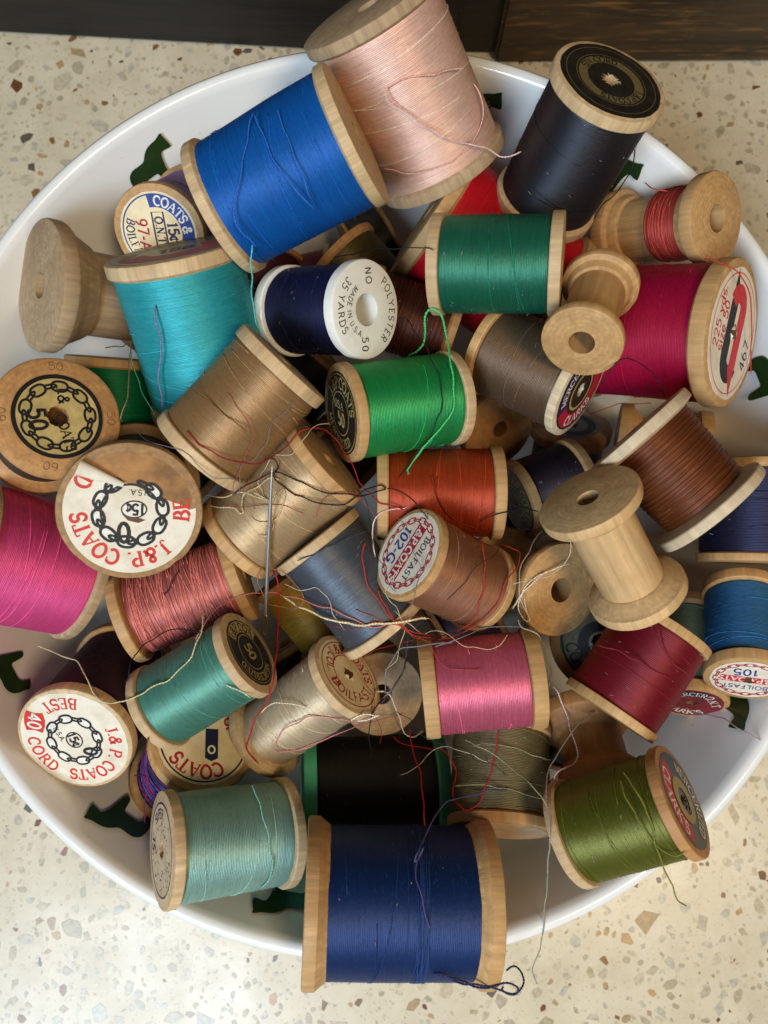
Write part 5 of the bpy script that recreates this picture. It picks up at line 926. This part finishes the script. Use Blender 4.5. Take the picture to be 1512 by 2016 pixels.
# ---- middle
s = full('green', 'kelly green spool at the centre with a dark label on its left end', wood='tan', wood_b='light', thread=(26, 148, 74), rt=.95, tf=.085, gloss=.75, slope=.02)
paper(s, .84, 'dark', hole=.0, ragged=0); P = Print(); R = s['R']
P.ring('gold', R * .79, R * .02); P.arc('gold', 'J.&P.COATS', R * .62, R * .22, 60, serif=True); P.arc('gold', 'MERCERIZED', R * .62, R * .17, 235, inward=True); P.ring('gold', R * .44, R * .02)
P.text('gold', 'U.S.A.', 0, .18 * R, .15 * R, rot=-20); P.text('gold', '50', 0, -.12 * R, .26 * R, rot=-20, bold=1.2); punched(s, P, .1); P.build(s['label'], s['lz'])
s = full('taupe', 'dull grey brown spool below the emerald one with a blue and red label', wood='pale', wood_b='tan', thread=(108, 84, 64), rt=.93, tf=.09, gloss=.7, slope=.02)
paper(s, .86, 'dark', hole=.9, ragged=.5); P = Print(); R = s['R']
P.ring('crimson', R * .66, R * .30, -140, 60); P.ring('purple', R * .66, R * .30, 60, 220); P.arc('white', 'CLARKS', R * .66, R * .2, -60, inward=True); P.arc('white', 'MERCERIZED', R * .66, R * .17, 150); P.ring('gold', R * .4, R * .06)
P.build(s['label'], s['lz'])
full('browncoarse', 'chestnut brown spool of coarse thread with pale wooden ends', wood='pale', thread=(104, 54, 26), rt=.84, rt_b=.74, tf=.10, slope=.07, coarse=True, gloss=.45, strands=12, fuzzn=80)
empty_spool('empty_front', 'bare pale wooden spool standing tilted in front of the chestnut spool', wood='warm', waist=.17, tf=.075, core=.66, hole=.22)
full('burgundy', 'dark burgundy red spool under the pale bare spool', wood='tan', thread=(118, 16, 32), rt=.95, tf=.085, slope=.02, gloss=.5, bev=.04, strands=4)
s = full('tealblue', 'steel blue spool upright at the right edge', wood='tan', thread=(36, 104, 160), rt=.93, tf=.12, gloss=.6, slope=.02)
paper(s, .84, 'white', hole=.0, ragged=0); P = Print(); R = s['R']
P.chain('crimson', R * .70, 24, R * .26, R * .13, R * .028); P.text('blue', '105', -.12 * R, .34 * R, .28 * R, rot=186, serif=False, bold=1.3)
P.poly('rosso', [(-.62 * R, -.16 * R), (.62 * R, -.10 * R), (.62 * R, .17 * R), (-.62 * R, .11 * R)]); P.text('white', 'J.&P.COATS', 0, .01 * R, .19 * R, rot=183, bold=1.1); P.text('blue', 'BOILFAST', 0, -.34 * R, .17 * R, rot=183, serif=False)
punched(s, P, .17); P.build(s['label'], s['lz'])
full('navyright', 'blackish navy spool at the right edge above the steel blue one', wood='tan', thread=(20, 20, 44), rt=.95, tf=.08)
s = full('sage', 'muted sage green spool squeezed between burgundy and steel blue spools', wood='tan', thread=(122, 138, 112), rt=.9, tf=.10)
paper(s, .84, 'red', hole=.9, ragged=.4); P = Print(); R = s['R']
P.arc('white', "CLARK'S", R * .6, R * .24, -110, inward=True); P.text('white', 'O.N.T', .5 * R, .25 * R, .22 * R, rot=-60); P.ring('purple', R * .62, R * .3, 60, 160); P.arc('white', 'MERCER', R * .62, R * .2, 110); P.build(s['label'], s['lz'])
s = full('brown102', 'warm light brown spool at the centre with a white 102-G label', wood='tan', thread=(150, 100, 70), rt=.94, tf=.085, gloss=.8, slope=.02)
paper(s, .90, 'white', hole=.0, ragged=0, torn=False); P = Print(); R = s['R']
P.chain('crimson', R * .72, 26, R * .25, R * .13, R * .028)
d = math.radians(-128); ux, uy = math.cos(d), math.sin(d); vx, vy = -uy, ux
q = lambda u, v: ((u * ux + v * vx) * R, (u * uy + v * vy) * R)
P.poly('crimson', [q(-.64, -.16), q(.64, -.16), q(.64, .14), q(-.64, .14)]); P.text('white', 'J.&P.COATS', *q(0, -.01), .20 * R, rot=-128, bold=1.2)
P.text('blue', '102-G', *q(.02, -.38), .26 * R, rot=-128, serif=False, bold=1.4); P.text('navy', 'BOILFAST', *q(0, .36), .17 * R, rot=-128, serif=False); P.build(s['label'], s['lz'])
s = empty_spool('empty_white', 'bare honey wooden spool with white thread ends caught round it', wood='tan', waist=.26, tf=.06, core=.6, hole=.26, bev=.18)
full('slate', 'slate blue grey spool in the middle under the 102-G spool', wood='light', thread=(80, 87, 98), rt=.92, tf=.085, gloss=.75, slope=.03)
full('cream', 'pale golden cream spool in the middle behind the needle', wood='tan', thread=(196, 168, 128), rt=.95, tf=.10, gloss=.7, slope=.03)
full('salmon', 'salmon pink spool of loosely crossed thread at left', wood='tan', thread=(190, 106, 98), rt=.86, tf=.09, slope=.05, coarse=True, gloss=.55, strands=4)
s = full('cork', 'wide brown spool end with a half torn white and red chain label', wood='cork', thread=(52, 30, 22), rt=.85, tf=.12, hole=.14, bev=.05)
R = s['R']
# what is left of the label below the tear
out = []
for k in range(61):
    a = math.radians(138 + (363 - 138) * k / 60); out.append((.90 * R * math.cos(a), .90 * R * math.sin(a)))
for x, y in ((.80, .02), (.70, .10), (.60, .125), (.48, .18), (.36, .25), (.22, .30), (.08, .38), (-.04, .42), (-.16, .47), (-.30, .55), (-.44, .60), (-.56, .63)): out.append((x * R, y * R))
paper(s, .90, 'white', outline=out)
gl = [(.86 * R * math.cos(math.radians(a)), .86 * R * math.sin(math.radians(a))) for a in range(6, 136, 5)]
zz = s['L'] + .00004
o = mesh_obj('glue_stain', [(0.05 * R, .2 * R, zz)] + [(x, y, zz) for x, y in gl] + [(-.5 * R, .55 * R, zz), (.7 * R, 0, zz)], [(0, i, i + 1) for i in range(1, len(gl))] + [(0, len(gl), len(gl) + 1), (0, len(gl) + 2, 1)], PAPER['glue'], s['root'], smooth=False)
# the curled back strip
C0, C1 = Vector((-.66 * R, .66 * R, 0)), Vector((-.08 * R, .40 * R, 0)); V, Fc = [], []
for i in range(15):
    t = i / 14; c = C0.lerp(C1, t); w = R * (.13 - .09 * t)
    nrm = Vector((.42, .90, 0))
    for j in range(9):
        a = math.radians(-70 + 250 * j / 8)
        V.append(tuple(c + nrm * (w * math.cos(a) * .9) + Vector((0, 0, w * .55 * (1 + math.sin(a)) + s['lz']))))
for i in range(14):
    for j in range(8): Fc.append((i * 9 + j, i * 9 + j + 1, (i + 1) * 9 + j + 1, (i + 1) * 9 + j))
mesh_obj('curled_paper', V, Fc, PAPER['white'], s['root'])
P = Print()
P.arc('red', 'J.&P. COATS', R * .70, R * .21, -113, track=.10, bold=1.25); P.arc('red', 'BE', R * .70, R * .21, 2, inward=True, bold=1.25); P.text('red', 'D', -.62 * R, .44 * R, .21 * R, rot=240, bold=1.25)
P.chain('black', R * .44, 18, R * .24, R * .16, R * .042, 110, 430, light='white')
P.ring('black', R * .40, R * .03, 20, 200); P.poly('white', [(x * R, y * R) for x, y in arcp(.05, .04, .17, .12, 0, 360, 20)[:-1]]); P.ribbon('black', [(x * R, y * R) for x, y in arcp(.05, .04, .17, .12, 0, 360, 20)[:-1]], .02 * R, True)
P.text('black', '15c', .06 * R, .04 * R, .15 * R, rot=175, bold=1.4); P.text('black', 'U.S.A.', .12 * R, .28 * R, .08 * R, rot=175, serif=False)
P.poly('brown', [(-.12 * R, -.02 * R), (-.04 * R, -.12 * R), (.10 * R, -.16 * R), (.20 * R, -.12 * R), (.12 * R, -.09 * R), (-.02 * R, -.06 * R)])  # brown crescent painted for the dark of the punctured hole
P.ribbon('black', [(x * R, y * R) for x, y in arcp(-.10, -.30, .07, .14, 60, 420, 14)], .055 * R, True); P.build(s['label'], s['lz'])
s = full('chain50', 'orange brown spool end with a gold chain label numbered 50', wood='orange', thread=(40, 28, 20), rt=.82, tf=.16, hole=.17)
paper(s, .70, 'gold', hole=1.0, ragged=.15); P = Print(); R = s['R']
P.ring('black', R * .665, R * .07); P.chain('black', R * .50, 18, R * .25, R * .17, R * .04, light='gold')
P.text('black', 'J.&', .06 * R, .36 * R, .17 * R, rot=-80, bold=1.1); P.text('black', 'COATS', .14 * R, -.26 * R, .15 * R, rot=-70, bold=1.1); P.text('black', '50', -.30 * R, -.10 * R, .26 * R, rot=-78, bold=1.2)
P.build(s['label'], s['lz'])
P = Print()
for a, tx in ((95, '50'), (185, '60'), (5, '50'), (265, '60')): P.arc('brown', tx, R * .84, R * .13, a, serif=False, bold=.5, wide=1.3)
P.build(s['root'], s['L'] + .00003)
full('greenback', 'deep green spool deep at left behind the gold chain label', wood='tan', thread=(2, 104, 62), rt=.94, tf=.09, gloss=.2)
full('hotpink', 'large hot pink spool cut off by the left edge', wood='grey', thread=(226, 76, 138), rt=.94, tf=.08, gloss=.6, strands=5, fuzzn=300)
# ---- front
s = full('plum', 'black plum spool at lower left with a white and red 40 chain label', wood='light', wood_b='tan', thread=(36, 18, 32), rt=.92, tf=.10, gloss=.3, hole=.12, slope=.02)
paper(s, .93, 'white', hole=0.0, ragged=0); P = Print(); R = s['R']
P.arc('red', 'J.& P. COATS', R * .72, R * .20, -42, track=.08, bold=1.15); P.arc('red', 'BEST', R * .72, R * .20, 102, inward=True, track=.08); P.arc('red', 'CORD', R * .72, R * .20, 208, inward=True, track=.1)
c40 = math.radians(152); P.poly('red', [(R * (.72 * math.cos(c40) + x * math.cos(math.radians(-100)) - y * math.sin(math.radians(-100))), R * (.72 * math.sin(c40) + x * math.sin(math.radians(-100)) + y * math.cos(math.radians(-100)))) for x, y in ((-.2, .14), (-.06, .18), (.06, .18), (.2, .14), (.17, 0), (.2, -.14), (.06, -.18), (-.06, -.18), (-.2, -.14), (-.17, 0))])
P.text('white', '40', .72 * R * math.cos(c40), .72 * R * math.sin(c40), .22 * R, rot=-102, serif=False, bold=1.3)
P.chain('black', R * .42, 16, R * .23, R * .15, R * .036, light='white'); P.ribbon('black', [(x * R, y * R) for x, y in arcp(0, 0, .14, .15, 0, 360, 20)[:-1]], .02 * R, True)
P.text('black', '15c', 0, 0, .15 * R, rot=-70, bold=1.2); P.text('black', 'U.S.A.', -.24 * R, .10 * R, .09 * R, rot=-70, serif=False)
P.ribbon('black', [(x * R, y * R) for x, y in arcp(.25, -.22, .11, .06, 0, 360, 14)[:-1]], .05 * R, True); P.build(s['label'], s['lz'])
s = full('seagreen', 'sea green glossy spool at lower left with a black and gold label', wood='light', thread=(82, 142, 126), rt=.93, tf=.09, gloss=.7, slope=.02)
paper(s, .80, 'dark', hole=0.0, ragged=0); P = Print(); R = s['R']
P.ring('gold', R * .62, R * .26, 55, 165); P.arc('black', 'J.&P.COATS', R * .62, R * .2, 100); P.ring('gold', R * .75, R * .015); P.arc('gold', 'MERCERIZED', R * .60, R * .17, -75); P.ring('gold', R * .42, R * .02); P.text('gold', '50', 0, 0, .28 * R, rot=-60, bold=1.2); P.build(s['label'], s['lz'])
s = full('beige', 'off white spool at lower centre with a cream label printed red', wood='light', thread=(204, 184, 152), rt=.86, rt_b=.80, tf=.08, gloss=.8, slope=.05, strands=5)
paper(s, .88, 'cream', hole=0.0, ragged=0); P = Print(); R = s['R']
P.ring('crimson', R * .80, R * .025); P.arc('crimson', 'J.&P.COATS', R * .62, R * .22, 62, bold=1.0); P.arc('crimson', 'COL. 13', R * .56, R * .2, 178, inward=True); P.arc('crimson', 'BOILFAST', R * .58, R * .22, 268, inward=True, serif=False)
P.ring('crimson', R * .46, R * .02, 20, 200); punched(s, P, .2); P.build(s['label'], s['lz'])
s = empty_spool('empty_tangle', 'bare wooden spool end low at centre with tangled ends in its hole', wood='grey', waist=.2, tf=.10, core=.62, hole=.24)
full('pink', 'rose pink spool lying level at lower centre', wood='tan', thread=(214, 100, 128), rt=.95, rt_b=.93, tf=.12, slope=.03, gloss=.85, bev=.03)
s = full('khaki', 'grey khaki spool upright low behind the big navy spool', wood='tan', thread=(108, 102, 72), rt=.94, tf=.10, gloss=.4)
paper(s, .85, 'wood', hole=0.0, ragged=0)
full('blackgreen', 'black spool with green plastic ends behind the big navy spool', thread=(36, 35, 36), rt=.93, tf=.09, slope=.01, gloss=.2, flange_mat=PLASTIC_G)
s = full('navy', 'largest navy blue spool lying across the front rim of the bowl', wood='tan', thread=(14, 42, 92), rt=.90, tf=.075, slope=.24, gloss=.45, strands=4, fuzzn=500)
for k in range(18):       # the sunken untidy windings right of the middle
    z = s['L'] * (1 - RNG.gauss(.60, .025)); z2 = z + RNG.gauss(0, .0012)
    v, f = tube(wind(s['rfun'], z, z2, RNG.random() * 6.28, RNG.uniform(.5, .95), 0.00010, wob=0.0006), 0.00015, 4)
    mesh_obj('winding_strand', v, f, s['sm'], s['root'])
s = full('aqua', 'pale aqua spool at lower left with a dotted printed end', wood='light', thread=(134, 174, 164), rt=.93, tf=.085, gloss=.7, slope=.03)
paper(s, .80, 'wood', hole=1.0, ragged=.3); P = Print(); R = s['R']
P.ring('navy', R * .78, R * .03)
for i in range(70):
    a = RNG.random() * 6.28; r = R * RNG.uniform(.3, .7); w = R * .02
    x, y = r * math.cos(a), r * math.sin(a); P.ribbon('navy', [(x, y), (x + w * 1.6, y + w * RNG.uniform(-2, 2))], w)
P.text('navy', '15', -.55 * R, -.05 * R, .2 * R, rot=-90, serif=False); P.arc('navy', 'SUPER', R * .6, R * .16, 110, serif=False); P.build(s['label'], s['lz'])
s = full('olive', 'moss olive green spool on the right front rim with a red and black label', wood='orange', wood_b='light', thread=(84, 88, 18), rt=.93, tf=.09, gloss=.75, slope=.02, strands=5)
paper(s, .86, 'dark', hole=0.0, ragged=0); P = Print(); R = s['R']
P.ring('rosso', R * .62, R * .36, 110, 250); P.arc('white', "CLARK'S", R * .62, R * .24, 180, inward=True); P.arc('white', 'MERCERIZED', R * .66, R * .2, 0); P.ring('gold', R * .32, R * .2); P.text('black', '60', .05 * R, -.1 * R, .25 * R, rot=-75); punched(s, P, .1); P.build(s['label'], s['lz'])
s = full('coats', 'spool of mixed dark threads low at left with a cream label reading COATS', wood='tan', thread=(56, 54, 110), rt=.86, tf=.12, hole=.12)
paper(s, .86, 'cream', hole=0.0, ragged=0); P = Print(); R = s['R']
P.ring('navy', R * .80, R * .03); P.arc('crimson', 'COATS', R * .62, R * .24, -104, bold=1.15); P.poly('navy', [(.02 * R, -.36 * R), (.14 * R, -.42 * R), (.26 * R, -.36 * R), (.26 * R, .2 * R), (.02 * R, .2 * R)])
P.ring('white', R * .0001, R * .0001); P.ribbon('white', [(x * R, y * R) for x, y in arcp(.14, -.2, .06, .07, 0, 360, 16)[:-1]], .035 * R, True); P.text('crimson', '26', .5 * R, .3 * R, .22 * R, rot=170); P.build(s['label'], s['lz'])
for k, c in enumerate(((150, 30, 70), (70, 90, 190), (30, 26, 40), (130, 50, 120))):
    sm_ = strand_mat('mixed', c)
    for j in range(4):
        v, f = tube(wind(s['rfun'], s['z0'] + (s['z1'] - s['z0']) * RNG.random(), s['z0'] + (s['z1'] - s['z0']) * RNG.random(), RNG.random() * 6.28, 1.2, .0002), .0002, 4)
        mesh_obj('winding_strand', v, f, sm_, s['root'])
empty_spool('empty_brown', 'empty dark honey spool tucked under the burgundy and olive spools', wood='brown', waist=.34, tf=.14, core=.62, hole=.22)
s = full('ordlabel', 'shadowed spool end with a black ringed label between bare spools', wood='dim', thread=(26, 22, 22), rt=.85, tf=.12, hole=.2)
paper(s, .78, 'olive', hole=1.0); P = Print(); R = s['R']; P.ring('black', R * .74, R * .05); P.arc('black', 'CORD', R * .56, R * .22, 222, inward=True); P.ring('black', R * .34, R * .2); P.build(s['label'], s['lz'])
s = full('blacklabel', 'black spool with an ornate dark label right of the rust spool', wood='tan', thread=(32, 27, 36), rt=.92, tf=.13)
paper(s, .86, 'dark', hole=.9); P = Print(); R = s['R']; P.ring('gold', R * .76, R * .03); P.arc('gold', 'J.&P.COATS', R * .58, R * .22, 20); P.arc('gold', 'BEST CORD', R * .58, R * .2, 200); P.ring('gold', R * .4, R * .03); P.build(s['label'], s['lz'])
s = full('blackring', 'black spool with an orange wooden end under the taupe spool', wood='orange', thread=(24, 20, 22), rt=.86, tf=.2)
paper(s, .7, 'olive', hole=1.0); P = Print(); R = s['R']; P.ring('black', R * .5, R * .2); P.arc('black', 'COATS', R * .62, R * .14, 90); P.build(s['label'], s['lz'])
full('redorange', 'rust orange spool lying level at the centre under the green one', wood='tan', thread=(168, 56, 18), rt=.93, tf=.09, gloss=.65, slope=.03, strands=6)
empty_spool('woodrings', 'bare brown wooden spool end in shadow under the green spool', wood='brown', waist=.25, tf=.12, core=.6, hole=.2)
empty_spool('empty_low', 'small bare spool lying low under the crimson spool', wood='tan', waist=.25, tf=.12, core=.6, hole=.25)
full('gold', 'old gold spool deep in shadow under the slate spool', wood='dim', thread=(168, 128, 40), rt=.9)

# salmon: loose criss-cross windings
s = SPOOLS['salmon']
for k in range(70):
    q = RNG.random(); z = s['z0'] + .001 + (s['z1'] - s['z0'] - .002) * q; z2 = min(s['z1'] - .001, max(s['z0'] + .001, z + RNG.choice((-1, 1)) * RNG.uniform(.003, .009)))
    v, f = tube(wind(s['rfun'], z, z2, RNG.random() * 6.28, RNG.uniform(.5, .9), 0.00008), 0.00014, 4)
    mesh_obj('winding_strand', v, f, s['sm'], s['root'])

# ---- dark filler spools added deep in the heap so the gaps look dark
full('fill_a', 'dark brown filler spool added deep in the gap under the green and cream spools', wood='dim', thread=(44, 28, 22), rt=.92, strands=2, fuzzn=60)
full('fill_b', 'black filler spool added deep in the gap under the navy plastic spool', wood='dim', thread=(22, 20, 26), rt=.92, strands=2, fuzzn=60)
full('fill_c', 'black filler spool added deep between the sea green and slate spools', wood='dim', thread=(24, 20, 20), rt=.92, strands=2, fuzzn=60)
full('fill_d', 'dark filler spool added deep behind the rose pink spool', wood='dim', thread=(40, 30, 34), rt=.92, strands=2, fuzzn=60)
full('fill_e', 'dark filler spool added deep between the rust spool and the bare spools', wood='brown', thread=(34, 26, 26), rt=.92, strands=2, fuzzn=60)
full('fill_f', 'dark green filler spool added deep under the lower end of the tan spool', wood='dim', thread=(12, 40, 30), rt=.92, strands=2, fuzzn=60)
full('fill_g', 'dark maroon filler spool added deep between the turquoise and navy plastic spools', wood='dim', thread=(60, 24, 34), rt=.92, strands=2, fuzzn=60)
full('fill_h', 'dark filler spool added deep between the rose pink and burgundy spools', wood='brown', thread=(40, 36, 28), rt=.92, strands=2, fuzzn=60)
full('fill_i', 'dark filler spool added deep between the torn label spool and the cream spool', wood='brown', thread=(50, 30, 22), rt=.92, strands=2, fuzzn=60)
full('fill_j', 'dark filler spool added in shadow between the blue and scarlet spools', wood='dim', thread=(40, 34, 24), rt=.92, strands=2, fuzzn=60)

# ------------------------------------------------------------------ loose threads and the needle
THREADS_ON = True
def ply(pts, r):
    """two twisted plies so that a thick thread reads as spun"""
    P = catmull([Vector(p) * 0.001 for p in pts], 4)
    if r < 0.00019: return tube(P, r, 5)
    out = []
    for ph in (0, math.pi):
        Q = []; acc = 0
        for i, p in enumerate(P):
            t = (P[min(i + 1, len(P) - 1)] - P[max(i - 1, 0)]).normalized()
            s = t.cross(Vector((.1, .2, .97))).normalized(); b = t.cross(s)
            if i: acc += (p - P[i - 1]).length
            a = acc / 0.0017 * 2 * math.pi + ph
            Q.append(p + (s * math.cos(a) + b * math.sin(a)) * r * .42)
        out.append(tube(Q, r * .66, 5))
    return merge(out)
if THREADS_ON:
    for k, (col, r, own, lab, pts) in TH.items():
        V, Fc = ply(pts, r)
        # frayed tip
        tip = Vector(pts[-1]) * .001; back = Vector(pts[-2]) * .001; d = (tip - back).normalized()
        fr = []
        for j in range(4):
            e = (d + Vector((RNG.uniform(-.5, .5), RNG.uniform(-.5, .5), RNG.uniform(-.3, .3)))).normalized()
            fr.append(tube([tip - d * .0004, tip + e * .0005, tip + e * .0010 + Vector((0, 0, -.0001))], r * .3, 3, .6))
        # stray fibres along the strand
        for a_, b_ in zip(pts[:-1], pts[1:]):
            if r < .0001: break
            p_ = (Vector(a_).lerp(Vector(b_), RNG.random())) * .001
            e = Vector((RNG.gauss(0, 1), RNG.gauss(0, 1), RNG.gauss(0, .6))).normalized()
            fr.append(tube([p_, p_ + e * .0004, p_ + (e + Vector((0, 0, -.3))) * RNG.uniform(.0005, .0011)], .000022, 3))
        V, Fc = merge([(V, Fc)] + fr)
        m = strand_mat(k, col)
        if own:
            root = SPOOLS[own]['root']; inv = root.matrix_world.inverted()
            mesh_obj('thread_tail', [tuple(inv @ Vector(v)) for v in V], Fc, m, root)
        else:
            o = mesh_obj('loose_thread', V, Fc, m); tag(o, lab, 'thread', 'loose thread ends tangled over the spools')
    # the needle
    a, b = Vector(NEEDLE[0]) * .001, Vector(NEEDLE[1]) * .001
    d = (b - a); L = d.length; Z = d.normalized(); X = Z.cross(Vector((0, 0, 1))).normalized(); Y = Z.cross(X)
    root = bpy.data.objects.new('sewing_needle', None); COL.objects.link(root)
    root.matrix_world = Matrix.Translation(a) @ Matrix((X, Y, Z)).transposed().to_4x4()
    tag(root, 'steel sewing needle with a gold eye lying over the cream spool', 'needle')
    steel = plain_mat('needle_steel', (226, 224, 220), 0.38, 0.5, 0.05, 500, 0.02, metal=1.0)
    brass = plain_mat('needle_gold', (206, 160, 70), 0.25, 0.5, 0.05, 500, 0.02, metal=1.0)
    rr = 0.00052
    V, Fc = lathe([(0.00002, 0), (rr * .35, L * .03), (rr * .75, L * .12), (rr, L * .3), (rr, L * .86)], 14); mesh_obj('needle_shaft', V, Fc, steel, root)
    # flattened eye: two cheeks round a slot
    V, Fc = [], []
    parts = []
    for sgn in (-1, 1):
        P = [(sgn * rr * k, 0, L * z) for k, z in ((.45, .855), (.8, .88), (.95, .92), (.8, .96), (.35, .99), (0, 1.0))]
        parts.append(tube(P, rr * .42, 6))
    V, Fc = merge(parts); mesh_obj('needle_eye', V, Fc, brass, root)
